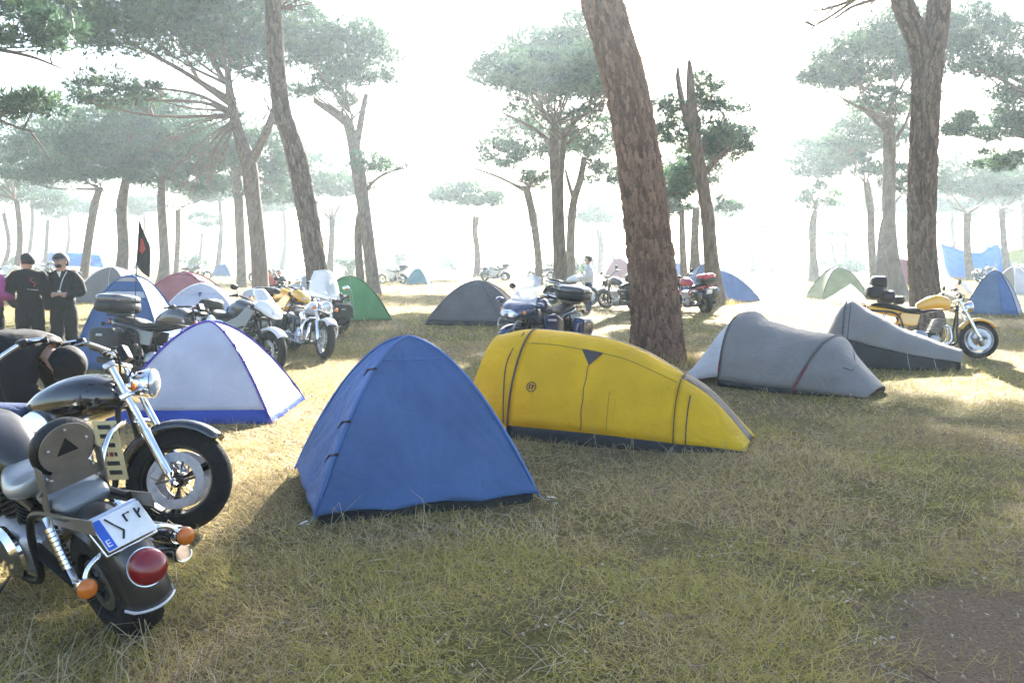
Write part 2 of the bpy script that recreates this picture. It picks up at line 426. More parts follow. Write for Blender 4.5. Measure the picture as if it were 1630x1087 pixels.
    if cs:
        C = np.concatenate(cs); Rr = np.concatenate(rs)
        lf = leaf + d * .0016
        V, F, T = needles(C + off, Rr, rng, tuft, blades, lf, lf * .10 + d * .00012)
        npmesh('crown', V, F, NEEDLE, root, False, T)
    return root
# ---------------------------------------------------------------- the pines one can tell apart
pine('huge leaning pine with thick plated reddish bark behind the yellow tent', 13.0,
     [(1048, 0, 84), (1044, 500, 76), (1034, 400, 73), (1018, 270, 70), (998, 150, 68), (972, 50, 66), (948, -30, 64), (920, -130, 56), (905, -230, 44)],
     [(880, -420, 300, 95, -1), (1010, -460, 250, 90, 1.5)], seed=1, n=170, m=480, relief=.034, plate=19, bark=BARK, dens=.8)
pine('tall pine with bent trunk rising beside the green dome tent', 18.0,
     [(514, 0, 37), (506, 450, 33), (490, 340, 32), (472, 250, 31), (449, 175, 28), (438, 80, 27), (434, 0, 26), (431, -90, 24)],
     [(420, -210, 210, 70, 0), (300, -190, 130, 50, -1)], limbs=[[(438, 20, 8), (452, 12, 7), (462, 14, 5)]], seed=2, n=110, m=400, relief=.022, plate=19, dens=.8)
pine('big forked pine at right with trunk splitting near the top', 17.0,
     [(1480, 0, 52), (1474, 480, 46), (1468, 390, 42), (1468, 280, 40), (1473, 160, 40), (1478, 95, 43), (1490, 40, 35), (1498, -20, 33), (1503, -110, 28)],
     [(1520, -260, 230, 85, 0), (1400, -230, 170, 60, -.5, 1, (1424, -60))],
     extra_trunks=[[(1474, 110, 36), (1458, 55, 32), (1440, 15, 30), (1424, -40, 27), (1412, -110, 22)]],
     limbs=[[(1424, -20, 9), (1380, -8, 6), (1320, 14, 4), (1285, 18, 2)], [(1424, -30, 9), (1370, -5, 6), (1310, 35, 3), (1290, 42, 2)], [(1430, -10, 7), (1360, 10, 5), (1330, 30, 3)]],
     seed=3, n=130, m=420, relief=.025, plate=19, dens=.8)
pine('forked pine with long limbs sweeping left above the standing men', 30.0,
     [(418, 0, 27), (411, 400, 24), (402, 310, 23), (396, 262, 24), (378, 205, 16), (366, 150, 13), (362, 110, 9)],
     [(250, 55, 170, 62, 0, 1.0, (372, 160)), (150, 22, 120, 50, -1, 1, (366, 140)), (340, 40, 120, 75, 0, 1, (366, 130)), (175, 150, 85, 34, 0, .9, (372, 180)), (410, 90, 60, 70, .5, .8, (428, 200)), (300, -40, 200, 50, 0)],
     extra_trunks=[[(398, 262, 15), (414, 230, 14), (430, 195, 12), (440, 160, 8)]],
     limbs=[[(370, 160, 8), (320, 130, 6), (260, 95, 4), (190, 62, 3)], [(370, 170, 8), (300, 120, 6), (220, 75, 4), (170, 35, 2)], [(376, 190, 8), (330, 165, 6), (250, 160, 4), (140, 160, 2)], [(374, 180, 7), (310, 150, 5), (230, 140, 3), (120, 135, 2)],
            [(364, 140, 7), (330, 80, 5), (300, 30, 3)], [(362, 120, 6), (345, 60, 4), (340, 0, 3)]],
     dead=[(370, 192, 305, 290, 7), (372, 200, 345, 305, 5), (372, 185, 245, 225, 3)], seed=4, n=24, m=70, relief=.0, nlimb=.55)
pine('twin stemmed pine behind the green tent', 34.0,
     [(598, 0, 24), (592, 430, 21), (580, 340, 20), (570, 270, 21), (562, 225, 18), (552, 190, 14)],
     [(540, 85, 100, 62, 0, 1.1, (552, 180)), (480, 60, 80, 55, -1, 1, (552, 190)), (590, 110, 50, 62, 0, .8, (566, 200)), (600, 262, 48, 22, 0, .5, (580, 300)), (520, 150, 60, 40, 0, .6)],
     extra_trunks=[[(578, None, 14), (572, 420, 13), (570, 370, 12), (577, 330, 10)], [(556, 200, 13), (530, 180, 11), (500, 160, 8)], [(566, 240, 12), (575, 190, 10), (583, 150, 7)]],
     limbs=[[(578, 310, 6), (600, 285, 4), (640, 265, 2)]], seed=5, n=24, m=70)
pine('shattered pine with a bare broken top right of the leaning trunk', 29.0,
     [(1141, 0, 30), (1134, 430, 24), (1126, 340, 21), (1114, 270, 21), (1104, 210, 21), (1100, 160, 16), (1098, 110, 9), (1097, 96, 4)],
     [(1156, 205, 42, 66, 0, 1.0, (1112, 250)), (1074, 195, 40, 62, 0, 1.0, (1106, 240)), (1070, 290, 55, 60, .8, 1.2, (1112, 270)), (1126, 160, 38, 46, .5, .9, (1104, 210)), (1172, 235, 30, 32, 0, .8, (1130, 260)), (1120, 230, 46, 60, 1, .8, (1110, 260))],
     extra_trunks=[[(1108, 225, 12), (1090, 180, 10), (1080, 130, 8), (1079, 108, 4)], [(1118, 280, 10), (1145, 250, 8), (1178, 215, 4)]], seed=6, n=24, m=60)
# ---- hazier pines, left
pine('pale pine second from the left edge, with leaning trunk', 58.0, [(137, 0, 14), (140, 390, 12), (150, 330, 12), (158, 300, 10)], [(110, 225, 130, 62, 0, 1.1), (170, 262, 75, 42, 1), (60, 275, 70, 36, -1)], seed=10)
pine('thick straight pine trunk behind the men', 48.0, [(193, 0, 22), (196, 400, 17), (194, 330, 16), (202, 280, 13)], [(205, 225, 130, 62, 0, 1.2), (270, 190, 80, 46, 1), (150, 268, 70, 34, -1), (240, 275, 60, 30, 0)], seed=11)
pine('straight pine rising right of the black flag', 50.0, [(264, 0, 20), (262, 410, 15), (257, 330, 14), (258, 285, 11)], [(300, 245, 95, 58, 0, 1.1), (250, 200, 80, 44, 1), (330, 290, 55, 30, 0)], seed=12)
pine('thin pine with V shaped limbs right of the black flag', 66.0, [(284, 0, 9), (283, 380, 8), (283, 335, 8)], [(330, 300, 60, 30, 0, .8), (270, 290, 50, 28, 0, .8)], seed=13)
pine('pine trunk standing just left of the sweeping forked pine', 44.0, [(387, 0, 18), (384, 420, 15), (380, 320, 14), (376, 270, 11)], [(345, 225, 85, 55, 0), (415, 255, 75, 52, 1, 1.1), (440, 310, 50, 28, 1)], seed=14)
pine('slender pale pine at the far left edge', 74.0, [(32, 0, 11), (32, 380, 9), (27, 320, 8)], [(35, 262, 95, 42, 0), (-40, 240, 80, 45, 2)], seed=15)
pine('faint thin pine leaning at the far left', 95.0, [(10, 0, 8), (14, 390, 7), (6, 340, 6)], [(10, 310, 50, 24, 0)], seed=16)
pine('faint thin pine left of the men', 100.0, [(76, 0, 6), (74, 390, 6), (76, 350, 5)], [(80, 322, 45, 22, 0)], seed=17)
pine('low pine far behind the black flag', 105.0, [(320, 0, 6), (320, 390, 5), (322, 370, 5)], [(330, 352, 32, 18, 0)], seed=18)
pine('hazy round crowned pine between the two forked trunks', 60.0, [(526, 0, 13), (527, 400, 10), (529, 350, 9)], [(490, 285, 78, 50, 0, 1.1), (545, 300, 50, 30, 1)], seed=19)
pine('near pine at the left edge with foliage hanging into view', 17.0, [(-230, 0, 46), (-215, 300, 40), (-180, 120, 34), (-150, 0, 26)],
     [(15, 40, 120, 62, 0, 1.2, (-150, 0)), (10, 165, 100, 42, .5, 1.1, (-170, 60)), (-90, -60, 200, 80, 0), (55, -70, 130, 60, 1)],
     limbs=[[(-170, 60, 14), (-60, 70, 9), (40, 88, 5), (100, 110, 2)], [(-165, 40, 14), (-80, 150, 8), (20, 200, 4), (60, 210, 2)]], seed=20, n=24, m=40)
# ---- centre
pine('small mushroom crowned pine alone in the bright gap', 66.0, [(760, 0, 12), (760, 400, 9), (756, 370, 9), (758, 345, 11)], [(738, 312, 66, 26, 0, 1.5), (780, 318, 36, 20, 1)], seed=30)
pine('curved slim pine leaning left of the dark twin trunks', 47.0, [(858, 0, 15), (857, 410, 12), (849, 350, 12), (838, 300, 12)], [(840, 225, 80, 48, 0, .9), (790, 250, 50, 35, 0, .6), (850, 290, 40, 28, 1, .5)],
     limbs=[[(838, 305, 6), (800, 285, 4), (755, 268, 3)]], seed=31)
pine('tall blue-grey pine with a broad flat crown in the centre', 38.0, [(892, 0, 21), (889, 400, 17), (886, 300, 17), (882, 240, 17), (884, 195, 13)],
     [(865, 105, 112, 62, 0, 1.3), (945, 120, 80, 66, .5, 1.2), (800, 118, 58, 26, 0, 1.1), (935, 45, 62, 36, 0, 1), (890, 175, 90, 30, 0, .5)],
     limbs=[[(886, 235, 8), (850, 205, 6), (800, 180, 3)], [(884, 225, 8), (920, 190, 6), (965, 160, 3)]], seed=32, n=18)
pine('pine with forked limbs close right of the tall blue-grey pine', 42.0, [(908, 0, 17), (908, 400, 14), (912, 330, 13), (924, 285, 12), (930, 250, 8)], [(945, 225, 62, 50, 0, .9), (960, 280, 45, 30, 0, .7)],
     extra_trunks=[[(914, 320, 7), (905, 290, 6), (900, 270, 4)]], seed=33)
pine('far low pine wrapped in smoke', 80.0, [(955, 0, 11), (956, 390, 9), (952, 365, 8)], [(945, 345, 42, 24, 0, 1.1)], seed=34)
pine('slim dark pine just right of the leaning trunk', 47.0, [(1088, 0, 11), (1087, 400, 10), (1085, 330, 9)], [(1070, 290, 50, 50, 0, 1), (1060, 330, 40, 30, 0, 1)], seed=35)
pine('flared pine trunk behind the blue tent', 45.0, [(1106, 0, 22), (1106, 395, 13), (1108, 330, 11)], [(1110, 270, 55, 50, 0, .9), (1160, 330, 22, 22, 0, .9)], seed=36)
# ---- right
pine('far thin bare pine right of the blue tent', 92.0, [(1196, 0, 8), (1196, 390, 7), (1195, 355, 4)], [(1192, 395, 16, 14, 0, .5)], seed=40)
pine('far crooked pine trunk in the bright gap', 92.0, [(1228, 0, 9), (1222, 390, 7), (1214, 365, 4)], [(1212, 360, 8, 6, 0, .3)], seed=41)
pine('round crowned pine right of the sunlit track', 54.0, [(1293, 0, 17), (1294, 400, 12), (1294, 360, 12), (1298, 335, 9)], [(1292, 262, 58, 48, 0, 1.3), (1330, 240, 48, 48, 1, 1), (1300, 315, 55, 26, 0, .6)], seed=42)
pine('far leaning stick-like pine behind the small tents', 88.0, [(1330, 0, 7), (1325, 395, 6), (1321, 378, 3)], [(1322, 372, 6, 5, 0, .3)], seed=43)
pine('far bare pine stem right of the stick-like one', 86.0, [(1347, 0, 7), (1346, 395, 6), (1345, 380, 4)], [(1345, 374, 6, 5, 0, .3)], seed=44)
pine('slim pine left of the paired trunks on the right', 48.0, [(1391, 0, 15), (1388, 400, 12), (1386, 340, 12), (1379, 290, 11)], [(1385, 215, 80, 52, 0, 1.1), (1345, 250, 45, 34, 1, 1), (1400, 265, 50, 26, 0, .5)], seed=45)
pine('left one of the paired trunks on the right', 42.0, [(1401, 0, 20), (1404, 400, 16), (1408, 360, 14), (1416, 330, 10)], [(1430, 290, 50, 34, 0, .8)], seed=46)
pine('right one of the paired trunks, tall with broad crown', 36.0, [(1428, 0, 26), (1420, 410, 22), (1415, 330, 20), (1416, 230, 19), (1412, 190, 15)],
     [(1380, 105, 105, 62, 0, 1.3), (1440, 60, 90, 60, 0, 1.2), (1330, 120, 60, 30, 0, 1), (1420, 160, 80, 34, 0, .6)],
     limbs=[[(1414, 215, 8), (1380, 180, 6), (1330, 150, 3)], [(1414, 240, 8), (1440, 200, 6), (1450, 170, 4)]], seed=47, n=18)
pine('pale pine in front of the blue tarpaulin', 58.0, [(1541, 0, 14), (1540, 400, 11), (1540, 340, 10)], [(1535, 285, 80, 44, 0, 1), (1580, 300, 50, 32, 0, .8)], seed=48)
pine('pine with spreading limbs near the right edge', 60.0, [(1598, 0, 11), (1597, 370, 9), (1595, 335, 9)], [(1600, 285, 75, 36, 0, .9), (1650, 300, 50, 30, 0, .8)], seed=49)
pine('dark pine at the right edge with foliage reaching over the tents', 30.0, [(1760, 0, 30), (1755, 350, 26), (1740, 230, 22), (1720, 160, 18)],
     [(1590, 95, 95, 62, 0, 1.3), (1570, 205, 75, 34, 0, 1.1), (1640, 180, 80, 60, .5, 1.2), (1540, 50, 70, 50, 1, 1.1), (1610, 255, 60, 26, 0, .8)],
     limbs=[[(1735, 220, 9), (1660, 225, 6), (1580, 205, 3)], [(1730, 190, 9), (1640, 150, 6), (1560, 110, 3)]], seed=50, n=18)
# ---- unseen pines added behind the huge leaning trunk; crowns shaped to shade the clearing
pine('added shade pine hidden behind the huge leaning trunk, wide crown high overhead', 30.0, [(1036, 0, 22), (1034, 400, 21), (1022, 270, 20), (1002, 150, 19), (980, 30, 18), (985, -30, 16), (1040, -80, 13)],
     [(1105, -125, 105, 62, 0, 1.1), (1155, -150, 92, 62, 2, 1.1), (1060, -170, 70, 45, -2, 1.3), (1190, -115, 112, 66, 1.5, 1.1), (1190, -190, 120, 55, -1, 1.2), (1275, -62, 80, 34, 1, 1.1), (1330, -75, 70, 32, 1, .9)], seed=60, n=18)
pine('second added shade pine hidden behind the huge leaning trunk, taller and farther', 41.0, [(1040, 0, 16), (1036, 395, 15), (1024, 270, 14), (1004, 150, 13), (984, 30, 13), (1000, -20, 12), (1060, -50, 10)],
     [(1128, -75, 92, 50, 0, 1.4), (1090, -60, 70, 30, 0, 1)], seed=62, n=14)
pine('slim added shade pine half hidden behind the tall blue-grey pine', 31.0, [(899, 0, 13), (895, 400, 12), (892, 300, 11), (898, 220, 9)],  # extra pine added so its crown shades the middle ground
     [(905, 120, 95, 52, 0, 1.3), (840, 130, 70, 42, -1, 1.2)], seed=63, n=14)
# ---- faint pines far off, seen between the nearer trunks
FAR = [(50, 112, 300, 'left of the standing men'), (108, 125, 330, 'above the pale blue tarpaulin'), (228, 118, 325, 'left of the black flag'), (350, 92, 300, 'left of the sweeping forked pine'), (452, 98, 320, 'between the sweeping and bent pines'),
       (545, 120, 345, 'right of the bent pine'), (632, 128, 372, 'alone left of the mushroom pine'), (815, 122, 352, 'left of the curved slim pine'), (975, 105, 330, 'close left of the leaning trunk'), (1010, 120, 350, 'behind the leaning trunk'),
       (1150, 110, 340, 'right of the shattered pine'), (1262, 130, 372, 'in the bright gap'), (1365, 100, 320, 'left of the slim pine at right'), (1445, 95, 320, 'behind the big forked trunk'), (1515, 90, 318, 'right of the big forked trunk'), (1570, 110, 335, 'over the blue tarpaulin'), (1628, 85, 300, 'at the right picture edge')]
for i_, (px_, d_, cy_, where_) in enumerate(FAR):
    k_ = 100 / d_; ls_ = [(px_ + 6, cy_, 52 * k_, 26 * k_, 0, 1.3), (px_ - 22 * k_, cy_ + 12 * k_, 34 * k_, 17 * k_, 1, 1)]
    pine('faint far pine ' + where_, d_, [(px_, 0, 8 * k_), (px_ + 2, cy_ + 60 * k_, 6.5 * k_), (px_ - 1 + (i_ % 3), cy_ + 18 * k_, 5 * k_)], ls_, seed=100 + i_, n=8, m=14, group='faint far pines', tuft=30)
for i_, (px_, py_, wd_, ht_, lb_) in enumerate(((560, 440, 1.8, 2.3, 'yellowish bush right of the twin pine'), (640, 432, 2.2, 2.6, 'pale bush above the small teal tent'), (722, 430, 2.6, 2.4, 'low spiky bush left of the mushroom pine'), (905, 446, 2.0, 1.8, 'green bush left of the dark twin trunks'), (1345, 436, 2.2, 1.6, 'dry bush behind the tan tent'), (310, 432, 2.4, 2.2, 'pale bush right of the black flag'))):
    b_ = G(px_, py_); rb = empty('bush', b_, 0, lb_, 'bush', 'bushes at the clearing edge'); rg = np.random.default_rng(300 + i_)
    cc = rg.normal(size=(26, 3)) * np.array([wd_ * .35, wd_ * .3, ht_ * .2]) + np.array([0, 0, ht_ * .45]); cc[:, 2] = np.maximum(cc[:, 2], .15)
    V_, F_, T_ = needles(cc, rg.uniform(.2, .45, 26), rg, 26, 4, .28, .03); npmesh('foliage', V_, F_, NEEDLE, rb, False, T_)
    V_, F_, T_ = join([trunk_np([np.array([0, 0, -.05]), c_ * .5 + np.array([0, 0, .05]), c_], [.03, .02, .008], 4, 6, i_, flare=False) for c_ in cc[:8]]); npmesh('stem', V_, F_, BARKG, rb, True, T_)
# ================================================================ haze: even smoke and mist in the air
hz = MB().box((0, 0, 9.75), (900, 900, 21.9)).build('haze', gm, smooth=0)
hm = bpy.data.materials.new('smoky_air'); hm.use_nodes = True; hm.node_tree.nodes.clear()
pv = hm.node_tree.nodes.new('ShaderNodeVolumePrincipled'); ho = hm.node_tree.nodes.new('ShaderNodeOutputMaterial')
pv.inputs['Density'].default_value = .00095; pv.inputs['Anisotropy'].default_value = .58; pv.inputs['Color'].default_value = (.76, .91, 1, 1)
hm.node_tree.links.new(pv.outputs[0], ho.inputs['Volume'])
hz.data.materials[0] = hm; tag(hz, 'thin smoke and mist hanging in the pine grove', 'haze', kind='stuff')
# ================================================================ tents
def fabric(name, col, trans=.3, rough=.55, stain=.16):
    """thin nylon: faded patches, soft folds and sharp creases in the bump"""
    if name in MATS: return MATS[name]
    m = bpy.data.materials.new(name); m.use_nodes = True; n = m.node_tree; L = n.links; N = n.nodes.new
    b = n.nodes['Principled BSDF']; b.inputs['Roughness'].default_value = rough; b.inputs['Specular IOR Level'].default_value = .3
    tc = N('ShaderNodeTexCoord')
    def nz(sc, det, dist=0):
        t = N('ShaderNodeTexNoise'); t.inputs['Scale'].default_value = sc; t.inputs['Detail'].default_value = det; t.inputs['Distortion'].default_value = dist; L.new(tc.outputs['Object'], t.inputs['Vector']); return t.outputs['Fac']
    def mth(op, a, c=None):
        k = N('ShaderNodeMath'); k.operation = op
        for i, q in ((0, a), (1, c)):
            if q is None: continue
            if isinstance(q, (int, float)): k.inputs[i].default_value = q
            else: L.new(q, k.inputs[i])
        return k.outputs[0]
    mr = N('ShaderNodeMapRange'); mr.inputs[1].default_value = .3; mr.inputs[2].default_value = .75; L.new(nz(2.6, 7), mr.inputs[0])
    mx = N('ShaderNodeMix'); mx.data_type = 'RGBA'; mx.inputs[6].default_value = (*[c * (1 - stain) for c in col], 1); mx.inputs[7].default_value = (*[min(1, c * 1.08 + .008) for c in col], 1); L.new(mr.outputs[0], mx.inputs[0]); L.new(mx.outputs[2], b.inputs['Base Color'])
    crease = mth('ABSOLUTE', mth('SUBTRACT', nz(3.4, 3, .9), .5)); crease2 = mth('ABSOLUTE', mth('SUBTRACT', nz(8.5, 3, .6), .5))
    h = mth('ADD', mth('MULTIPLY', mth('POWER', crease, .6), 1.0), mth('ADD', mth('MULTIPLY', mth('POWER', crease2, .6), .35), mth('MULTIPLY', nz(60, 2), .03)))
    bp = N('ShaderNodeBump'); bp.inputs['Strength'].default_value = .55; bp.inputs['Distance'].default_value = .035; L.new(h, bp.inputs['Height']); L.new(bp.outputs[0], b.inputs['Normal'])
    tr = N('ShaderNodeBsdfTranslucent'); L.new(mx.outputs[2], tr.inputs[0]); L.new(bp.outputs[0], tr.inputs['Normal'])
    ms = N('ShaderNodeMixShader'); ms.inputs[0].default_value = trans; L.new(b.outputs[0], ms.inputs[1]); L.new(tr.outputs[0], ms.inputs[2]); L.new(ms.outputs[0], n.nodes['Material Output'].inputs[0])
    MATS[name] = m
    return m
F_BLUE = fabric('royal_blue_nylon', (.075, .155, .34), .30); F_BLUE2 = fabric('light_blue_nylon', (.11, .22, .50), .34)
F_YEL = fabric('yellow_nylon', (.95, .67, .010), .55); F_BROWN = fabric('dark_brown_nylon', (.06, .045, .04), .05)
F_GREY = fabric('grey_nylon', (.25, .235, .23), .25); F_GREYD = fabric('charcoal_nylon', (.022, .023, .027), .1)
F_LILAC = fabric('pale_lilac_nylon', (.66, .67, .75), .40); F_WHITE = fabric('white_nylon', (.72, .72, .76), .4)
F_DBLUE = fabric('deep_blue_nylon', (.02, .07, .40), .2); F_PURP = fabric('purple_webbing', (.06, .035, .33), .1)
F_GREEN = fabric('green_nylon', (.15, .44, .15), .45); F_OLIVE = fabric('olive_nylon', (.30, .34, .14), .35)
F_RED = fabric('magenta_nylon', (.28, .03, .09), .35); F_PINK = fabric('pink_nylon', (.42, .10, .13), .35)
F_BEIGE = fabric('beige_nylon', (.55, .47, .40), .3); F_TEAL = fabric('teal_nylon', (.10, .28, .36), .3)
F_DGREY = fabric('dome_grey_nylon', (.15, .14, .14), .25); F_SKYB = fabric('sky_blue_tarp', (.06, .27, .62), .45)
F_TAN = fabric('tan_nylon', (.42, .34, .25), .3); F_SILV = fabric('silver_cover_cloth', (.45, .46, .48), .2)
F_MAROON = fabric('maroon_webbing', (.16, .02, .03), .1); F_STEELB = fabric('slate_blue_nylon', (.16, .24, .38), .3)
CORD = pmat('guy_cord', (.45, .43, .38), .8, 0, .2, 30); POLEM = pmat('pole_sleeve', (.07, .06, .065), .6, 0, .2, 20)
PEG = pmat('steel_peg', (.5, .5, .5), .35, 1, .2, 20)

def wrinkle(p, seed, amp):
    q = Vector((p.x * 1.3 + seed, p.y * 1.3, p.z * 1.3))
    a = noise.noise(q * 1.6) * 1.0 + noise.noise(q * 4.2) * .35
    k = sin((p.x * .7 + p.y * .5 - p.z * 1.1) * 9 + 5 * noise.noise(q * .9)) * max(0, noise.noise(q * 1.1 + Vector((7, 3, 1)))) * .9
    return (a + k) * amp
def peg_at(root, p, d, cordtop=None):
    m = MB(); p = Vector(p); d = Vector(d).normalized()
    m.tube([p + Vector((0, 0, -.05)), p + Vector((0, 0, .05)) + d * .02, p + Vector((0, 0, .055)) - d * .01, p + Vector((0, 0, .03)) - d * .02], .004, 5)
    o = m.build('peg', PEG, root)
    if cordtop is not None:
        MB().tube([Vector(cordtop), (Vector(cordtop) + p) / 2 - Vector((0, 0, .01)), p + Vector((0, 0, .04))], .0035, 5).build('guy_line', CORD, root)
def dome(name, label, corners, apex, mats, k=.5, sag=.05, res=22, seed=0, sleeve=None, sheet=None, raise_=.03, amp=.010, band=None,
         bandmat=None, cap=None, sleeve_r=.012, zipper=None, group='tents on the clearing', pegs=True, bands=None, topfrac=1.0, cord=False, hem=0):
    """corners: 4 ground points in order; apex: point; mats: 4 panel materials (panel i between corner i and i+1).
    band: bottom strip up to that height fraction; bands: {panel: [(t0,t1,mat)..]}"""
    C = [Vector(c) for c in corners]; A0 = Vector(apex); O = sum(C, Vector()) / 4; O.z = 0
    root = empty(name, O, 0, label, 'tent', group); C = [c - O for c in C]; A = A0 - O; H = A.z
    def arc(i, t):
        c = C[i % 4]; u = 1 - t; h = 1 - u ** (1 + 1.25 * k)
        return Vector((A.x + (c.x - A.x) * u, A.y + (c.y - A.y) * u, raise_ + (H - raise_) * h))
    def surf(i, t, s):
        a, b = arc(i, t), arc(i + 1, t); p = a.lerp(b, s)
        m = (C[i % 4] + C[(i + 1) % 4]) / 2; n = Vector((m.x - A.x, m.y - A.y, .35 * (m - A).length)).normalized()
        e = sin(pi * s) * (sin(pi * min(1, t * 1.02)) ** .7 if t < 1 else 0)
        bulge = .12 * (arc(i, t) - arc(i + 1, t)).length * sin(pi * s) * (t ** 2) * (1 - t) * 2.5
        fo = 0
        for cs_, ct_ in ((s, t), (1 - s, t), (s - .5, t + .02)):
            rr = sqrt(cs_ * cs_ + ct_ * ct_) + .02; an = atan2(ct_, cs_); fo += sin(an * 19 + 4 * noise.noise((an * 2, seed, i))) * math.exp(-rr * 2.6) * min(1, rr * 7)
        q = p + n * (amp * .65 * fo + bulge - sag * e + wrinkle(p, seed + i * 3.3, amp) * (sin(pi * s) ** .5) * min(1, (1 - t) * 5))
        if t < .12: q.z += (hem * (abs(sin(2.5 * pi * s + .6)) * .6 + .4 * sin(pi * s)) - .008 * sin(pi * s)) * (1 - t / .12)
        q.z = max(q.z, .004)
        return q
    for i in range(4):
        segs = (bands or {}).get(i) or ([(0, band, bandmat), (band, 1, mats[i])] if band and bandmat and i != 99 else [(0, 1, mats[i])])
        pname = 'panel'
        first = None
        for (t0, t1, mt) in segs:
            nr = max(3, int(res * (t1 - t0)) + 1)
            g = MB().grid([[surf(i, t0 + (t1 - t0) * r / (nr - 1), j / (res - 1)) for j in range(res)] for r in range(nr)])
            o = g.build('panel' if mt is not bandmat or bands else 'skirt', mt, root, smooth=180, solid=.004)
        if cap and i in cap:
            MB().tube([surf(i, cap[i], j / 24) + (C[i] + C[(i + 1) % 4]).normalized() * .006 for j in range(25)], .004, 5).build('seam', F_BLUE2 if mats[i] is F_BLUE else POLEM, root)
    sm = sleeve or POLEM
    for i in range(4):
        MB().tube([arc(i, t / 16) + (arc(i, t / 16) - Vector((A.x, A.y, 0))).normalized() * .006 for t in range(17)], sleeve_r, 6).build('pole_sleeve', sm, root)
        if pegs:
            d = (C[i] - A); d.z = 0; d.normalize(); p0 = C[i] + d * .07; p0.z = 0
            peg_at(root, p0, d)
    if sheet:
        g = MB(); ins = [O0 * .955 for O0 in C]
        g.loft([[Vector((c.x, c.y, .002)) for c in ins], [Vector((c.x, c.y, raise_ + .015)) for c in ins]]); g.build('groundsheet', sheet, root, smooth=0)
    if zipper:
        i, s0, s1, t0, t1, zm = zipper
        n = (C[i] + C[(i + 1) % 4]).normalized()
        MB().tube([surf(i, t0 + (t1 - t0) * q / 14, s0 + (s1 - s0) * q / 14) + n * .006 for q in range(15)], .008, 5).build('zip', zm, root)
    if cord:
        for i in range(4):
            d = (C[i] - A); d.z = 0; d.normalize(); peg_at(root, C[i] + d * .45 - Vector((0, 0, C[i].z)), d, arc(i, .55))
    root['_k'] = 0; del root['_k']
    return root, surf, arc, O
def rect(fl, fr, depth):
    """footprint from its two front corners and its depth"""
    fl, fr = Vector(fl), Vector(fr); e = (fr - fl).normalized(); n = Vector((-e.y, e.x, 0))
    if n.y < 0: n = -n
    return [fl, fr, fr + n * depth, fl + n * depth]

# -- blue dome tent, nearest
fl, fr = G(500, 838), G(858, 801)
c4 = rect(fl, fr, 1.32)
r_, sf, ar, O_ = dome('dome_tent', 'royal blue dome tent standing nearest the camera in the middle', c4, Vector((*(sum(c4, Vector()) / 4).xy, 1.085)),
     [F_BLUE, F_BLUE, F_BLUE, F_BLUE2], k=.62, sag=.05, res=56, seed=1, sleeve=F_BLUE2, sheet=F_GREYD, raise_=.045, hem=.045, amp=.020, cap={0: .70}, sleeve_r=.010, cord=False)  # left panel's lighter blue stands in for sun through the fabric
for (s0, t0) in ((.985, .60), (.985, .33), (.985, .20)):     # little dark clips along the left pole
    p = ar(3 + 1, t0); q = p + Vector((-.05, -.02, .01))
    MB().tube([p + Vector((.03, -.02, .03)), (p + q) / 2 + Vector((0, -.015, .02)), q + Vector((-.01, 0, -.03))], [.012, .009, .003], 6).build('pole_clip', F_GREYD, r_)
d0 = (fl - O_).normalized(); peg_at(r_, fl - O_ + d0 * .10, d0, ar(0, .02)); d0 = (fr - O_).normalized(); peg_at(r_, fr - O_ + d0 * .10, d0, ar(1, .02))

# -- white dome tent with blue skirt, left
fl, fr = G(165, 676), G(432, 675)
c4 = rect(fl, fr, 1.45)
r_, sf, ar, O_ = dome('dome_tent', 'pale lilac dome tent with blue skirt and purple poles at left', c4, Vector((*(sum(c4, Vector()) / 4).xy, .96)),
     [F_LILAC, F_WHITE, F_LILAC, F_LILAC], k=.55, sag=.03, res=34, seed=5, sleeve=F_PURP, raise_=.0, amp=.010, band=.085, bandmat=F_DBLUE, sleeve_r=.013)
for t in (.25, .42, .58, .74):
    for i in (0, 1):
        p = ar(i, t); MB().box(p + (p - Vector((0, 0, .3))).normalized() * .012, (.03, .03, .025)).build('pole_clip', F_PURP, r_, bevel=.004)

# -- green dome tent
fl, fr = G(492, 512), G(623, 510); c4 = rect(fl, fr, 1.7)
dome('dome_tent', 'bright green dome tent beside the bent pine trunk', c4, Vector((*(sum(c4, Vector()) / 4).xy, 1.12)), [F_GREEN] * 4, k=.75, sag=.03, seed=8,
     sleeve=pmat('dark_green_tape', (.03, .10, .03), .6, 0, .2, 9), raise_=.02, sleeve_r=.02, zipper=(0, .56, .50, .05, .97, pmat('pale_zip', (.35, .45, .33), .6, 0, .2, 9)))
# -- grey dome tent behind
fl, fr = G(676, 518), G(832, 519); c4 = rect(fl, fr, 1.9)
dome('dome_tent', 'dark grey dome tent left of the blue touring motorcycle', c4, Vector((*(sum(c4, Vector()) / 4).xy, 1.04)), [F_DGREY] * 4, k=.7, sag=.05, seed=11, sleeve=F_DGREY, raise_=.02, sleeve_r=.016, band=.05, bandmat=F_GREYD,
     zipper=(0, .80, .66, .02, .98, POLEM))
# -- blue tents by the shattered pine
fl, fr = G(1108, 482), G(1211, 480); c4 = rect(fl, fr, 1.9)
dome('dome_tent', 'blue dome tent right of the shattered pine', c4, Vector((*(sum(c4, Vector()) / 4).xy, 1.12)), [F_BLUE2] * 4, k=.75, sag=.03, seed=13, sleeve=F_BLUE, raise_=.02, sleeve_r=.02)
fl, fr = G(1098, 470), G(1160, 470); c4 = rect(fl, fr, 1.9)
dome('dome_tent', 'slate blue dome tent behind the shattered pine', c4, Vector((*(sum(c4, Vector()) / 4).xy, 1.30)), [F_STEELB, F_STEELB, F_STEELB, F_BLUE2], k=.8, seed=14, raise_=.02, sleeve_r=.02)
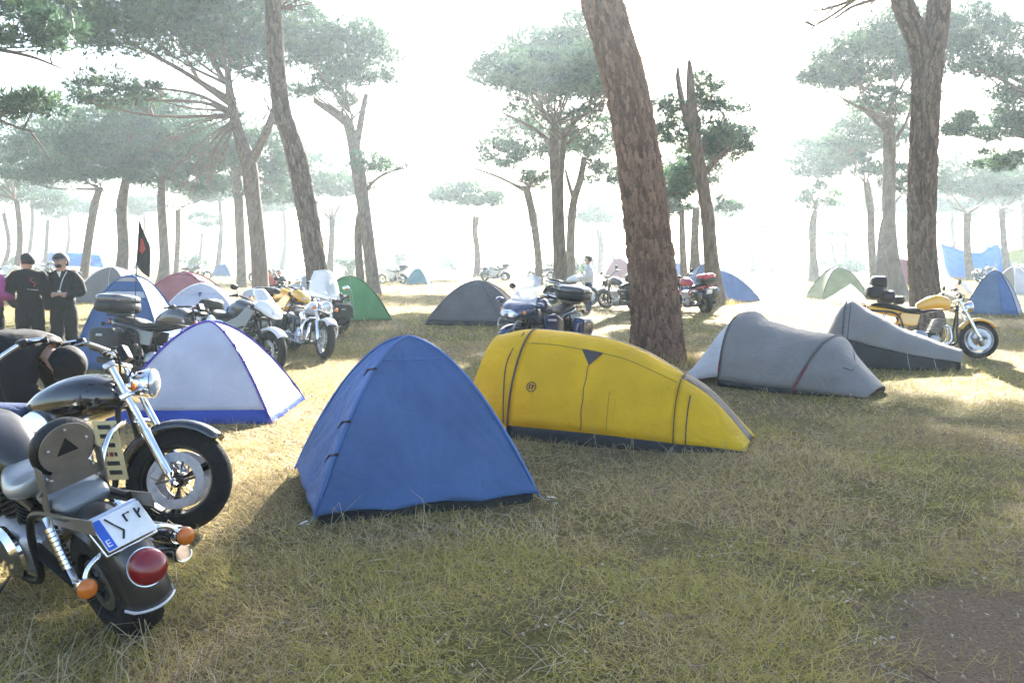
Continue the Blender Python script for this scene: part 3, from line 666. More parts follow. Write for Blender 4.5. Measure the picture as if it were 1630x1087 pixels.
# -- olive tent with pale sheet
fl, fr = G(1308, 478), G(1384, 478); c4 = rect(fl, fr, 1.7)
dome('dome_tent', 'olive green dome tent with pale sheet over its front', c4, Vector((*(sum(c4, Vector()) / 4).xy, 1.22)), [F_OLIVE] * 4, k=.8, seed=16, raise_=.02, sleeve_r=.02)
a, b, c = G(1298, 484), G(1382, 483), PD(1352, 452, 29.6)
g = MB(); rows = []
for i in range(12):
    t = i / 11; l = a.lerp(c, t); r2 = b.lerp(c, t)
    rows.append([l.lerp(r2, j / 14) + Vector((0, -.12 - .1 * sin(pi * t) + .05 * noise.noise((i * .8, j * .6, 3)), .01)) for j in range(15)])
tag(g.grid(rows).build('plastic_sheet', F_WHITE, None, smooth=180, solid=.006), 'crumpled white plastic sheet draped on the olive tent', 'sheet')
# -- slate and blue tent right
fl, fr = G(1533, 500), G(1621, 503); c4 = rect(fl, fr, 1.8)
r_, sf, ar, O_ = dome('dome_tent', 'slate grey dome tent with blue side strip at right edge', c4, Vector((*(sum(c4, Vector()) / 4).xy, 1.24)), [F_STEELB, F_BLUE2, F_STEELB, F_WHITE], k=.55, seed=18, raise_=.02, sleeve_r=.016)
g = MB().grid([[sf(0, .02 + .9 * i / 12, .64 + .06 * (1 - i / 12) + (.35 - .06 * (1 - i / 12)) * j / 6) + Vector((0, -.012, 0)) for j in range(7)] for i in range(13)]); g.build('blue_strip', F_BLUE2, r_, smooth=180, solid=.003)
# -- left cluster
fl, fr = G(215, 492), G(340, 492); c4 = rect(fl, fr, 2.0)
dome('dome_tent', 'magenta dome tent behind the white tents', c4, Vector((*(sum(c4, Vector()) / 4).xy, 1.12)), [F_PINK, F_RED, F_RED, F_RED], k=.8, seed=21, raise_=.02, sleeve=F_RED, sleeve_r=.03, bands={0: [(0, .7, F_PINK), (.7, 1, F_RED)]})
fl, fr = G(225, 556), G(402, 552); c4 = rect(fl, fr, 1.7)
r_, sf, ar, O_ = dome('dome_tent', 'white dome tent with small blue triangle behind the black sport motorcycle', c4, Vector((*(sum(c4, Vector()) / 4).xy, 1.13)), [F_LILAC, F_WHITE, F_WHITE, F_LILAC], k=.75, seed=23, raise_=.02, sleeve=F_WHITE, sleeve_r=.016, bands={0: [(0, .62, F_LILAC), (.62, 1, F_WHITE)]})
g = MB(); P0 = [sf(0, .66, .46), sf(0, .66, .56), sf(0, .56, .51)]; g.add([p + Vector((0, -.015, .006)) for p in P0] + [p + Vector((0, -.03, .006)) for p in P0], [(0, 1, 2), (3, 5, 4), (0, 3, 4, 1), (1, 4, 5, 2), (2, 5, 3, 0)]); g.build('vent_flap', F_BLUE, r_, smooth=0)
fl, fr = G(112, 590), G(262, 590); c4 = rect(fl, fr, 1.15)
dome('family_tent', 'blue and white striped family tent with beige side behind the black top case', c4, Vector((*(sum(c4, Vector()) / 4).xy, 1.36)), [F_BLUE, F_BLUE, F_BLUE, F_BEIGE], k=.85, sag=.02, seed=26, raise_=.02, sleeve=F_BLUE, sleeve_r=.014,
     bands={0: [(0, .50, F_BLUE), (.50, .575, F_WHITE), (.575, .74, F_BLUE), (.74, .86, F_BEIGE), (.86, 1, F_BLUE2)], 3: [(0, .6, F_BEIGE), (.6, 1, F_WHITE)]})
fl, fr = G(112, 482), G(208, 482); c4 = rect(fl, fr, 2.0)
dome('dome_tent', 'grey dome tent with white ribs behind the men', c4, Vector((*(sum(c4, Vector()) / 4).xy, 1.25)), [F_DGREY] * 4, k=.85, seed=28, raise_=.02, sleeve=F_WHITE, sleeve_r=.03, zipper=(0, .62, .58, .1, .96, F_WHITE))
# -- far tents
for (px0, px1, py, h, ma, mb, lb) in (
        (645, 681, 454, .92, F_TEAL, F_BLUE2, 'small teal and blue tent alone far out in the dry grass'),
        (962, 1012, 444, 1.5, F_RED, F_WHITE, 'tall purple and white tent peeking left of the leaning trunk'),
        (1066, 1098, 441, 1.1, F_BLUE2, F_WHITE, 'pale blue tent far off right of the leaning trunk'),
        (1297, 1332, 432, 1.1, F_TAN, F_TAN, 'tan tent far off left of the dusky purple one'),
        (1334, 1384, 432, 1.5, F_DGREY, F_RED, 'dusky purple tent far off among bare stems'),
        (1428, 1462, 456, 1.5, F_PINK, F_RED, 'faded red tent peeking left of the big forked trunk'),
        (527, 560, 424, 2.4, F_BLUE, F_BLUE2, 'far blue tent between the bent and twin pines'),
        (335, 368, 441, 1.0, F_BLUE2, F_WHITE, 'low white and blue tent in the haze left of the forked pine'),
        (430, 462, 425, 1.6, F_BLUE2, F_BLUE2, 'far blue tent just left of the bent pine'),
        (60, 96, 428, 2.2, F_BLUE2, F_SKYB, 'far blue tent at the left behind the men'),
        (212, 236, 428, 1.6, F_TAN, F_WHITE, 'far tan tent left of the black flag pole'), (296, 322, 426, 1.8, F_BLUE2, F_BLUE, 'far blue tent right of the black flag'), (5, 36, 430, 1.7, F_OLIVE, F_TAN, 'far olive tent at the left picture edge'),
        (478, 500, 424, 1.6, F_WHITE, F_BLUE2, 'far white tent behind the bent trunk'), (700, 722, 427, 1.3, F_BLUE, F_TEAL, 'far dark blue tent right of the small teal one'), (925, 950, 428, 2.0, F_GREYD, F_DGREY, 'far dark shelter right of the dark twin trunks'),
        (1212, 1236, 426, 1.5, F_BLUE2, F_BLUE2, 'far blue tent at the right of the bright gap'), (1400, 1424, 432, 1.4, F_BLUE, F_DGREY, 'far blue tent behind the paired trunks'), (1615, 1650, 470, 1.2, F_WHITE, F_GREY, 'pale tent at the right picture edge')):
    fl, fr = G(px0, py), G(px1, py); c4 = rect(fl, fr, 1.8)
    dome('dome_tent', lb, c4, Vector((*(sum(c4, Vector()) / 4).xy, h)), [ma, mb, ma, mb], k=.75, res=10, seed=px0, raise_=.02, sleeve=ma, sleeve_r=.03, pegs=False, group='far tents in the haze')

# ---------------------------------------------------------------- tunnel tents
def tunnel(name, label, O, ang, st, k1=.8, k2=.85, seed=0, amp=.012, group='tents on the clearing'):
    """st: stations (s, half width, height, lean); returns root and surface function f(s, th) with th 0 = near foot, 1 = far foot"""
    root = empty(name, O, ang, label, 'tent', group); S_ = np.array(st, float)
    tt = np.linspace(0, 1, len(S_))
    dense = np.array(spline([tuple(r) for r in S_], 80))
    def f(s, th, off=0):
        w_, h, ln = (np.interp(s, dense[:, 0], dense[:, i]) for i in (1, 2, 3))
        a = pi * th; cx, sz = cos(a), sin(a)
        y = -w_ * math.copysign(abs(cx) ** k1, cx); z = h * max(sz, 0) ** k2
        p = Vector((s + ln * z / max(h, .05), y, z)); n = Vector((.05, -cx, sz * .9)).normalized()
        wr = wrinkle(p, seed, amp) * min(1, sz * 3)
        q = p + n * (wr + off); q.z = max(q.z, .003); return q
    return root, f
def strip(root, f, s0, s1, t0, t1, mat, nm='panel', ns=24, nt=16, off=0, solid=.004):
    return MB().grid([[f(s0 + (s1 - s0) * i / ns, t0 + (t1 - t0) * j / nt, off) for j in range(nt + 1)] for i in range(ns + 1)]).build(nm, mat, root, smooth=180, solid=solid)
def hoop(root, f, s, mat, r=.012, t0=0, t1=1, nm='hoop_sleeve', off=.006):
    return MB().tube([f(s, t0 + (t1 - t0) * j / 30, off) for j in range(31)], r, 6).build(nm, mat, root)
# -- yellow tunnel tent
ang = math.atan2(-.40, .92)
r_, f = tunnel('tunnel_tent', 'yellow tunnel tent with dark ridge and round emblem', Vector((.20, 8.02, 0)), ang,
     [(-.66, .42, .04, 0), (-.52, .51, .44, 0), (-.38, .585, .83, 0), (-.32, .60, .89, 0), (0, .62, .95, .03), (.5, .62, .93, 0), (1.0, .60, .83, 0), (1.5, .54, .60, -.02), (1.78, .44, .40, 0), (2.08, .30, .05, 0)], k1=1.08, k2=.90, seed=31, amp=.014)
Z0 = .034
strip(r_, f, 0, 1.5, Z0, .478, F_YEL); strip(r_, f, 0, 1.5, .522, 1 - Z0, F_YEL); strip(r_, f, -.655, 0, Z0, .5, F_YEL); strip(r_, f, -.655, 0, .5, 1 - Z0, F_YEL)
strip(r_, f, 0.05, 1.5, .478, .522, F_BROWN, 'ridge_panel'); strip(r_, f, -.06, .05, .478, .522, F_YEL, ns=4)
strip(r_, f, 1.5, 2.07, Z0, .40, F_YEL, ns=14); strip(r_, f, 1.5, 2.07, .60, 1 - Z0, F_YEL, ns=14); strip(r_, f, 1.5, 2.07, .40, .60, F_BROWN, 'rear_hood', ns=14)
strip(r_, f, 0, 2.07, 0.0, Z0, F_GREYD, 'skirt', nt=4); strip(r_, f, 0, 2.07, 1 - Z0, 1, F_GREYD, 'skirt', nt=4); strip(r_, f, -.655, 0, 0, Z0, F_YEL, 'skirt', nt=4); strip(r_, f, -.655, 0, 1 - Z0, 1, F_YEL, 'skirt', nt=4)
hoop(r_, f, 0, F_BROWN, .009); hoop(r_, f, 1.5, F_BROWN, .004); hoop(r_, f, 1.6, F_BROWN, .006, .0, .3, 'seam')
ZIPD = pmat('dark_zip', (.06, .045, .02), .6, 0, .2, 20); SEAMY = pmat('yellow_seam', (.30, .19, .01), .7, 0, .2, 20)
MB().tube([f(.03 + 1.45 * i / 30, .34, .003) for i in range(31)], .0035, 5).build('seam', SEAMY, r_)
MB().tube([f(.70 + .004 * sin(i), .04 + .24 * i / 20, .004) for i in range(21)], .004, 5).build('zip', ZIPD, r_)
MB().tube([f(.93, .05 + .13 * i / 10, .003) for i in range(11)], .0025, 5).build('seam', SEAMY, r_)
tri = [f(.60, .338, .008), f(.80, .338, .008), f(.705, .265, .008)]; nn = Vector((0, -.006, 0))
MB().add(tri + [p + nn for p in tri], [(0, 2, 1), (3, 4, 5), (0, 1, 4, 3), (1, 2, 5, 4), (2, 0, 3, 5)]).build('vent_flap', F_BROWN, r_, smooth=0)
# round emblem: ring and broken dark marks
ce = f(.20, .155, .006); ex = (f(.26, .155, .006) - f(.14, .155, .006)).normalized(); ey = (f(.20, .19, .006) - f(.20, .12, .006)).normalized()
LOGO = pmat('emblem_ink', (.05, .03, .02), .7, 0, .2, 20)
emb = MB().tube([ce + ex * (.044 * cos(t)) + ey * (.044 * sin(t)) for t in [2 * pi * i / 24 for i in range(25)]], .0045, 5, caps=False).build('emblem', LOGO, r_)
for pl in ([(-.026, .018), (-.008, .026), (-.006, .012), (-.02, .004), (-.008, -.008), (-.012, -.024), (-.024, -.016)], [(.004, .024), (.024, .016), (.028, 0), (.014, .004), (.018, -.016), (.006, -.026), (.003, -.006)]):
    MB().plate(pl, ce, ex, ey, .004).build('mark', LOGO, emb, smooth=0)
for s, t in ((.0, .0), (.68, 0), (1.5, 0), (2.05, 0)):
    p = f(s, 0); peg_at(r_, Vector((p.x, p.y - .03, 0)), (0, -1, 0))
MB().tube([f(-.06, .42, .01), f(-.10, .25, .012), f(-.06, .12, .014), f(-.04, .04, .01)], .006, 5, samples=16).build('hanging_cord', F_BROWN, r_)
# -- grey tunnel tent A
ang = math.atan2(-.66, .75)
r_, f = tunnel('tunnel_tent', 'grey tunnel tent with two hoops right of the yellow tent', Vector((3.02, 11.0, 0)), ang,
     [(-.62, .40, .10, 0), (-.45, .5, .22, -.05), (0, .60, .90, .04), (.25, .60, .82, .08), (.55, .60, .73, .18), (.96, .60, .69, .30), (1.25, .5, .44, .22), (1.75, .30, .10, .05)], k1=.75, k2=.85, seed=41, amp=.022)
strip(r_, f, 0, .96, .02, .98, F_GREY, nt=40); strip(r_, f, .96, 1.75, .02, .98, F_GREY, nt=40); strip(r_, f, -.62, 0, .03, .97, F_WHITE, 'rear_flap', nt=30)
strip(r_, f, 0, 1.75, 0, .02, F_GREYD, 'skirt', nt=2); strip(r_, f, 0, 1.75, .98, 1, F_GREYD, 'skirt', nt=2)
hoop(r_, f, 0, POLEM, .013); hoop(r_, f, .96, POLEM, .012); hoop(r_, f, .97, F_MAROON, .013, .0, .16, 'webbing', .012); hoop(r_, f, 0.0, F_MAROON, .012, .05, .10, 'webbing', .014)
MB().tube([f(1.1, .62, .004), f(1.28, .5, .006), f(1.4, .36, .006), f(1.3, .30, .004)], .006, 5, samples=20).build('seam', POLEM, r_)
p = f(1.6, 0); peg_at(r_, Vector((p.x, p.y - .05, 0)), (0, -1, 0)); MB().tube([Vector((p.x - .1, p.y, .03)), Vector((p.x, p.y - .03, .02)), Vector((p.x + .08, p.y - .04, .015))], .01, 6).build('webbing', F_MAROON, r_)
# -- grey tunnel tent B
ang = math.atan2(-.42, .88)
r_, f = tunnel('tunnel_tent', 'grey one hoop tent sloping to a netted end beside the yellow motorcycle', Vector((5.12, 12.85, 0)), ang,
     [(-.35, .30, .12, 0), (-.2, .45, .5, -.02), (0, .56, .98, .03), (.4, .54, .80, 0), (.9, .48, .55, 0), (1.4, .38, .36, 0), (1.62, .34, .30, 0)], k1=.7, k2=.9, seed=47, amp=.03)
strip(r_, f, 0, 1.62, .13, .87, F_GREY, nt=40, ns=40); strip(r_, f, -.35, 0, .02, .98, F_GREY, 'rear_flap', nt=30)
strip(r_, f, 0, 1.60, .0, .14, F_GREYD, 'net_wall', nt=5, off=-.02); strip(r_, f, 0, 1.60, .86, 1, F_GREYD, 'net_wall', nt=5, off=-.02)
g = MB(); e = [f(1.58, j / 12, -.01) for j in range(13)]; g.add(e + [Vector((p.x + .02, p.y, p.z)) for p in e], [tuple(range(13)), tuple(range(25, 12, -1))]); g.build('net_end', F_GREYD, r_, smooth=0)
hoop(r_, f, 0, POLEM, .014); hoop(r_, f, .08, POLEM, .007)
for s, t in ((.9, .14), (1.25, .14), (1.6, .14)):
    p = f(s, t, .01); peg_at(r_, Vector((p.x + .05, p.y - .25, 0)), (0, -1, 0), p)

# ---------------------------------------------------------------- tarpaulins
def tarp(name, label, tops, bots, mat, seed, n=20, m=12, cat='tarpaulin'):
    T = spline([tuple(p) for p in tops], n); B = spline([tuple(p) for p in bots], n); O = Vector(B[n // 2]); O.z = 0; rows = []
    for j in range(m):
        t = j / (m - 1); row = []
        for i in range(n):
            a, b = Vector(T[i]), Vector(B[i]); p = a.lerp(b, t) - O
            p.z -= .25 * sin(pi * t) * .6; p.y += .25 * noise.noise((i * .35 + seed, j * .4, 2)) + .12 * sin(i * 1.3 + j * .4)
            p.z = max(.01, p.z); row.append(p)
        rows.append(row)
    o = MB().grid(rows).build(name, mat, None, smooth=180, solid=.01); o.location = O
    return tag(o, label, cat)
tarp('tarpaulin', 'blue tarpaulin shelter strung between far pines at right', [PD(1498, 386, 60), PD(1530, 398, 60), PD(1560, 402, 60.5), PD(1588, 388, 61), PD(1606, 415, 61)],
     [G(1494, 440) + Vector((0, -1.5, 0)), G(1525, 441) + Vector((0, -1.5, 0)), G(1560, 441) + Vector((0, -1.5, 0)), G(1590, 440) + Vector((0, -1.5, 0)), G(1614, 440) + Vector((0, -1, 0))], F_SKYB, 3)
tarp('tarpaulin', 'dull green tarpaulin at the far right edge', [PD(1600, 402, 70), PD(1625, 396, 70), PD(1660, 398, 70)], [G(1596, 438), G(1630, 438), G(1665, 438)], F_OLIVE, 9)
tarp('tarpaulin', 'pale blue tarpaulin roof far behind the standing men', [PD(84, 404, 82), PD(120, 402, 82), (PD(162, 406, 82))], [PD(80, 426, 80), PD(122, 424, 80), PD(166, 426, 80)], F_SKYB, 15)
# ================================================================ motorcycles
P_SILV_ = pmat('silver_stripe', (.55, .55, .57), .3, .3, .1, 10)
def sec(x, zc, hw, hh, n=18, e=2.4, yc=0):
    out = []
    for j in range(n):
        t = 2 * pi * j / n; c, s_ = cos(t), sin(t)
        out.append(Vector((x, yc + hw * math.copysign(abs(c) ** (2 / e), c), zc + hh * math.copysign(abs(s_) ** (2 / e), s_))))
    return out
def loftx(rows, n=18, e=2.4, yc=0, samples=None):
    if samples: rows = spline(rows, samples)
    return MB().loft([sec(r[0], r[1], r[2], r[3], n, e, yc if len(r) < 5 else r[4]) for r in rows])
def tyre_profile(R_, wt):
    h = min(.12, wt * .72); p = []
    for i in range(13):
        a = pi * (i / 12) ; p.append((R_ - h + h * sin(a) ** .55 if 0 < i < 12 else R_ - h, -wt / 2 * cos(a)))
    return p + [(R_ - h - .004, wt * .36), (R_ - h - .004, -wt * .36)]
def make_wheel(root, x, R_, wt, style='cast', rim=None, disc=True, M=None, n=36, white=False):
    rim = rim or BLACKM; r_in = R_ - min(.12, wt * .72); g = MB(); ax = (0, 1, 0); c = (x, 0, R_)
    g.ring([(r_in + .012, -wt * .40), (r_in + .012, wt * .40), (r_in - .012, wt * .36), (r_in - .03, wt * .12), (r_in - .03, -wt * .12), (r_in - .012, -wt * .36)], c, ax, n)
    g.lathe([(.03, -.07), (.045, -.055), (.045, .055), (.03, .07)], c, ax, 16)
    if style == 'cast':
        for k in range(5):
            a = 2 * pi * k / 5 + .3
            for da in (-.10, .10):
                p0 = Vector((x + .04 * cos(a), 0, R_ + .04 * sin(a))); p1 = Vector((x + (r_in - .015) * cos(a + da), 0, R_ + (r_in - .015) * sin(a + da)))
                g.tube([p0, p1], [.017, .013], 6)
    elif style == 'disc5':
        for k in range(3):
            a = 2 * pi * k / 3 + .5; p0 = Vector((x, 0, R_)); p1 = Vector((x + (r_in - .01) * cos(a), 0, R_ + (r_in - .01) * sin(a)))
            g.tube([p0, (p0 + p1) / 2, p1], [.03, .034, .05], 6, flat=.6)
    else:
        for k in range(28):
            a = 2 * pi * k / 28; sgn = 1 if k % 2 else -1
            g.tube([(x + .04 * cos(a + .4 * sgn), .05 * sgn, R_ + .04 * sin(a + .4 * sgn)), (x + (r_in - .01) * cos(a), 0, R_ + (r_in - .01) * sin(a))], .0028, 4)
    w_ = g.build('wheel', rim, root)
    ty = MB().ring(tyre_profile(R_, wt), c, ax, n + 8).build('tyre', RUBBER, w_, smooth=60)
    tg = MB()
    for k in range(40 if n > 30 else 0):      # tread grooves as raised blocks on the shoulders
        a = 2 * pi * k / 40
        for sgn in (-1, 1):
            p = Vector((x + (R_ - .013) * cos(a + .05 * sgn), sgn * wt * .20, R_ + (R_ - .013) * sin(a + .05 * sgn)))
            tg.box(p, (.006, wt * .24, .026), Matrix.Rotation(-a, 3, 'Y') @ Matrix.Rotation(.35 * sgn, 3, 'X'))
    if n > 30: tg.build('tread', RUBBER, w_, smooth=0)
    if white:
        for sgn in (-1, 1): MB().ring([(r_in + .018, sgn * wt * .46), (r_in + .045, sgn * wt * .485), (r_in + .045, sgn * wt * .47), (r_in + .018, sgn * wt * .44)], c, ax, n).build('white_band', WPLATE, w_)
    if disc:
        for sgn in (-1, 1):
            d = MB(); y0 = sgn * .075
            d.ring([(r_in * .78, y0 - .003), (r_in * .78, y0 + .003), (r_in * .52, y0 + .003), (r_in * .52, y0 - .003)], c, ax, n)
            for k in range(6):
                a = 2 * pi * k / 6; d.tube([(x + .04 * cos(a), y0 * .9, R_ + .04 * sin(a)), (x + r_in * .55 * cos(a + .2), y0, R_ + r_in * .55 * sin(a + .2))], .008, 5)
            d.build('brake_disc', STEEL, w_)
    if M is not None: w_.matrix_local = M
    return w_
def fender(root, x, R_, a0, a1, wid, mat, name='fender', gap=.03, M=None, skirt=.03, n=18, crown=.02):
    rows = []
    for i in range(n):
        a = a0 + (a1 - a0) * i / (n - 1); row = []; r = R_ + gap
        for j in range(9):
            u = -1 + j / 4; rr = r + crown * (1 - u * u) - (skirt if abs(u) > .99 else 0)
            row.append(Vector((x + rr * cos(a), u * wid / 2, R_ + rr * sin(a))))
        rows.append(row)
    o = MB().grid(rows).build(name, mat, root, smooth=60, solid=.004)
    if M is not None: o.matrix_local = M
    return o
def lamp(root, p, d, r, mat, name, dep=.03, back=BLACKP, M=None, n=16):
    b = MB().lathe([(r * .35, -dep * 1.1), (r * .8, -dep * .6), (r, -.004), (r * 1.02, 0)], p, d, n).build(name, back, root)
    MB().lathe([(r * .96, .0015), (r * .9, r * .22), (r * .6, r * .40), (r * .1, r * .46)], p, d, n).build('lens', mat, b)
    if M is not None: b.matrix_local = M
    return b
def finned_cyl(g, base, d, L, r, fins=8):
    d = Vector(d).normalized(); prof = [(r * .8, 0)]
    for i in range(fins):
        h = L * .12 + L * .7 * i / fins; q = L * .7 / fins
        prof += [(r * .72, h), (r * 1.05, h + q * .15), (r * 1.05, h + q * .6), (r * .72, h + q * .75)]
    prof += [(r * .95, L * .86), (r * .95, L * .95), (r * .6, L)]
    g.lathe(prof, base, d, 18)
def rbox(c, size, e=5, n=20, rows=7, taper=1.0, axis='x'):
    """rounded box (superellipse loft along x)"""
    cx, cy, cz = c; L, W_, H_ = size; out = []
    for i in range(rows + 1):
        u = -1 + 2 * i / rows; k = (1 - abs(u) ** 6) ** (1 / 4.0) if abs(u) < 1 else .55; k = max(k, .55)
        t = 1 + (taper - 1) * (u + 1) / 2
        out.append(sec(cx + u * L / 2, cz, W_ / 2 * k * t, H_ / 2 * k * t, n, e, cy))
    return MB().loft(out)
def motorbike(label, front, heading, paint, style='naked', lean=-.16, steer=0.0, wb=1.5, Rf=.31, Rr=.31, wf=.12, wr=.16, rake=27, forkL=.72, wheel_style='cast', accent=None, rim=None,
              panniers=None, topcase=None, shield=False, fairing=None, seatmat=None, chrome=True, bars=0.0, detail=True, plate=True, tailbag=None, name='motorcycle', crash=False, topcase_red=False,
              group='motorcycles parked at the camp', white=False, mirrors=True, barw=0, tankk=1.0):
    """front: ground point under the front axle"""
    h = Vector((cos(heading), sin(heading), 0)); loc = Vector(front) - h * wb / 2; loc.z = 0
    root = empty(name, loc, heading, label, 'motorcycle', group, lean)
    bright = CHROME if chrome else BLACKM; seatmat = seatmat or LEATHER; accent = accent or paint
    xf, xr = wb / 2, -wb / 2; rk = radians(rake); fd = Vector((-sin(rk), 0, cos(rk))); ax = Vector((xf, 0, Rf)); topf = ax + fd * forkL
    M = Matrix.Translation(topf) @ Matrix.Rotation(steer, 4, fd) @ Matrix.Translation(-topf)
    def fr(o): o.matrix_local = M; return o
    nw = 36 if detail else 22
    make_wheel(root, xf, Rf, wf, wheel_style, rim, detail, M, nw, white=white); make_wheel(root, xr, Rr, wr, wheel_style, rim, detail, None, nw, white=white)
    # fork
    for s_ in (-1, 1):
        y = s_ * (wf / 2 + .055); g = MB(); a = ax + Vector((0, y, 0))
        g.tube([a - fd * .03, a + fd * .05, a + fd * .34, a + fd * .345, a + fd * forkL], [.026, .032, .030, .021, .021], 12)
        g.lathe([(.02, -.02), (.02, .02)], a, (0, 1, 0), 10)
        fr(g.build('fork_leg', bright, root))
        if detail: fr(MB().box(a + Vector((-.085, -s_ * .005, .05)), (.07, .05, .10), Matrix.Rotation(.5, 3, 'Y')).build('brake_caliper', ALU if chrome else BLACKM, root, bevel=.012))
    g = MB()
    for q in (forkL * .72, forkL * .98): g.box(ax + fd * q, (.07, wf + .17, .035), Matrix.Rotation(-rk, 3, 'Y'))
    fr(g.build('triple_clamp', bright, root, bevel=.008))
    fender(root, xf, Rf, radians(48 if style == 'cruiser' else 40), radians(172 if style == 'cruiser' else 150), wf + .05, accent, 'front_fender', M=M)
    # handlebar
    hb = topf + Vector((.0, 0, .05)); bh = bars; pts = []
    W2 = barw or (.36 if style != 'cruiser' else .42)
    pts = [hb + Vector((-.20, W2, .06 + bh)), hb + Vector((-.11, W2 * .78, .08 + bh)), hb + Vector((0, .12, .02)), hb + Vector((.01, 0, .0)), hb + Vector((0, -.12, .02)), hb + Vector((-.11, -W2 * .78, .08 + bh)), hb + Vector((-.20, -W2, .06 + bh))]
    hbo = fr(MB().tube(pts, .0125, 10, samples=30).build('handlebar', bright, root))
    for s_ in (-1, 1):
        e = Vector(pts[0] if s_ > 0 else pts[-1]); i_ = Vector(pts[1] if s_ > 0 else pts[-2])
        MB().tube([e, e.lerp(i_, .75)], [.018, .019], 10).build('grip', RUBBER, hbo)
        MB().tube([i_ + Vector((.02, 0, .0)), i_ + Vector((.05, s_ * .03, .0)), e + Vector((.07, 0, -.005))], [.008, .007, .006], 6).build('lever', bright, hbo)
        MB().box(i_.lerp(e, .1), (.05, .045, .05)).build('switch_box', BLACKP, hbo, bevel=.01)
        if mirrors:
            mp = i_ + Vector((.03, s_ * .09, .11)); mo = MB().tube([i_ + Vector((.02, 0, .01)), i_ + Vector((.04, s_ * .05, .06)), mp], .006, 6).build('mirror', BLACKP if not chrome else CHROME, hbo)
            MB().ell(mp, (.018, .065, .042)).build('mirror_head', BLACKP if style != 'cruiser' else CHROME, mo)
    for c0 in (0.03, -.04):
        MB().tube([hb + Vector((.0, c0 * 3, .03)), hb + Vector((.06, c0 * 4, .0)), hb + Vector((.05, c0 * 2, -.12)), hb + Vector((-.03, c0, -.25))], .006, 6, samples=14).build('cable', RUBBER, hbo)
    # frame
    neck = topf - fd * .12 + Vector((-.04, 0, 0)); g = MB()
    sh = {'cruiser': .66, 'sport': .80, 'tour': .80, 'naked': .78}[style]
    for s_ in (-1, 1):
        g.tube([neck, Vector((xf - .34, s_ * .13, .48)), Vector((xf - .40, s_ * .15, .22)), Vector((xr + .50, s_ * .15, .20)), Vector((xr + .42, s_ * .14, .45)), Vector((xr + .30, s_ * .13, sh - .08)), Vector((xr - .10, s_ * .11, sh - .03))], .018, 8, samples=34)
        g.tube([neck, Vector((0, s_ * .07, sh - .03)), Vector((xr + .35, s_ * .11, sh - .08))], .02, 8, samples=12)
    g.build('frame', BLACKM, root)
    g = MB()
    for s_ in (-1, 1): g.tube([Vector((xr, s_ * (wr / 2 + .045), Rr)), Vector((xr + .48, s_ * .12, .36))], [.022, .03], 8)
    g.build('swingarm', BLACKM, root)
    for s_ in (-1, 1):
        g = MB(); a = Vector((xr + .03, s_ * (wr / 2 + .06), Rr + .05)); b = Vector((xr + .16, s_ * .14, sh - .06)); g.tube([a, b], .014, 8)
        for k in range(9): g.lathe([(.028, -.008), (.028, .008)], a.lerp(b, .25 + .07 * k), b - a, 10)
        g.build('shock', bright, root)
    # engine
    ez = .36; ex = .02
    eng = rbox((ex - .06, 0, ez - .06), (.46, .32, .24), 4).build('engine', DARKENG if style != 'cruiser' else ALU, root)
    if style == 'cruiser':
        g = MB(); finned_cyl(g, (ex + .02, 0, ez), (.42, 0, 1), .30, .085); finned_cyl(g, (ex - .08, 0, ez), (-.55, 0, 1), .29, .085); g.build('cylinders', DARKENG, eng)
        for s_ in (-1, 1):
            MB().lathe([(.13, 0), (.135, .02), (.11, .05), (.04, .062)], (ex - .12, s_ * .15, ez - .05), (0, s_, 0), 24).build('engine_cover', CHROME, eng)
            MB().lathe([(.09, 0), (.095, .02), (.07, .05), (.02, .058)], (ex + .10, s_ * .15, ez - .08), (0, s_, 0), 24).build('engine_cover', CHROME, eng)
        MB().lathe([(.11, 0), (.115, .03), (.10, .06), (.03, .075)], (ex - .02, -.12, ez + .25), (0, -1, 0), 24).build('air_cleaner', CHROME, eng)
    else:
        g = MB()
        for k in range(7): g.add(*(lambda m: (m.v, m.f))(rbox((ex + .10 + .012 * k, 0, ez + .08 + .03 * k), (.20, .36, .018), 5, 14, 3)))
        g.build('cylinders', ALU if style == 'naked' else DARKENG, eng)
        for s_ in (-1, 1):
            MB().lathe([(.115, 0), (.12, .02), (.09, .05), (.03, .06)], (ex - .13, s_ * .15, ez - .04), (0, s_, 0), 24).build('engine_cover', ALU, eng)
            MB().lathe([(.075, 0), (.08, .02), (.05, .045)], (ex + .09, s_ * .15, ez - .07), (0, s_, 0), 20).build('engine_cover', ALU, eng)
    # exhaust
    for k, s_ in enumerate((-1, -1) if style == 'cruiser' else (-1, 1)):
        g = MB(); x0 = ex + (.20 if (k == 0 or style != 'cruiser') else -.18); z0 = ez + (.16 if style != 'cruiser' else .18); dz = k * .09 if style == 'cruiser' else 0
        g.tube([(x0, s_ * .08, z0), (x0 + .11, s_ * .13, z0 - .04), (x0 + .10, s_ * .17, ez - .12), (ex - .05, s_ * .19, .20 + dz), (xr + .35, s_ * .20, .24 + dz)], .021, 9 if detail else 6, samples=26 if detail else 10)
        g.tube([(xr + .38, s_ * .21, .24 + dz), (xr + .30, s_ * .215, .25 + dz), (xr - .05, s_ * .22, .29 + dz), (xr - .18, s_ * .222, .31 + dz), (xr - .19, s_ * .222, .311 + dz)], [.024, .042, .046, .044, .03], 14, samples=14)
        g.build('exhaust', bright if style != 'sport' else STEEL, root)
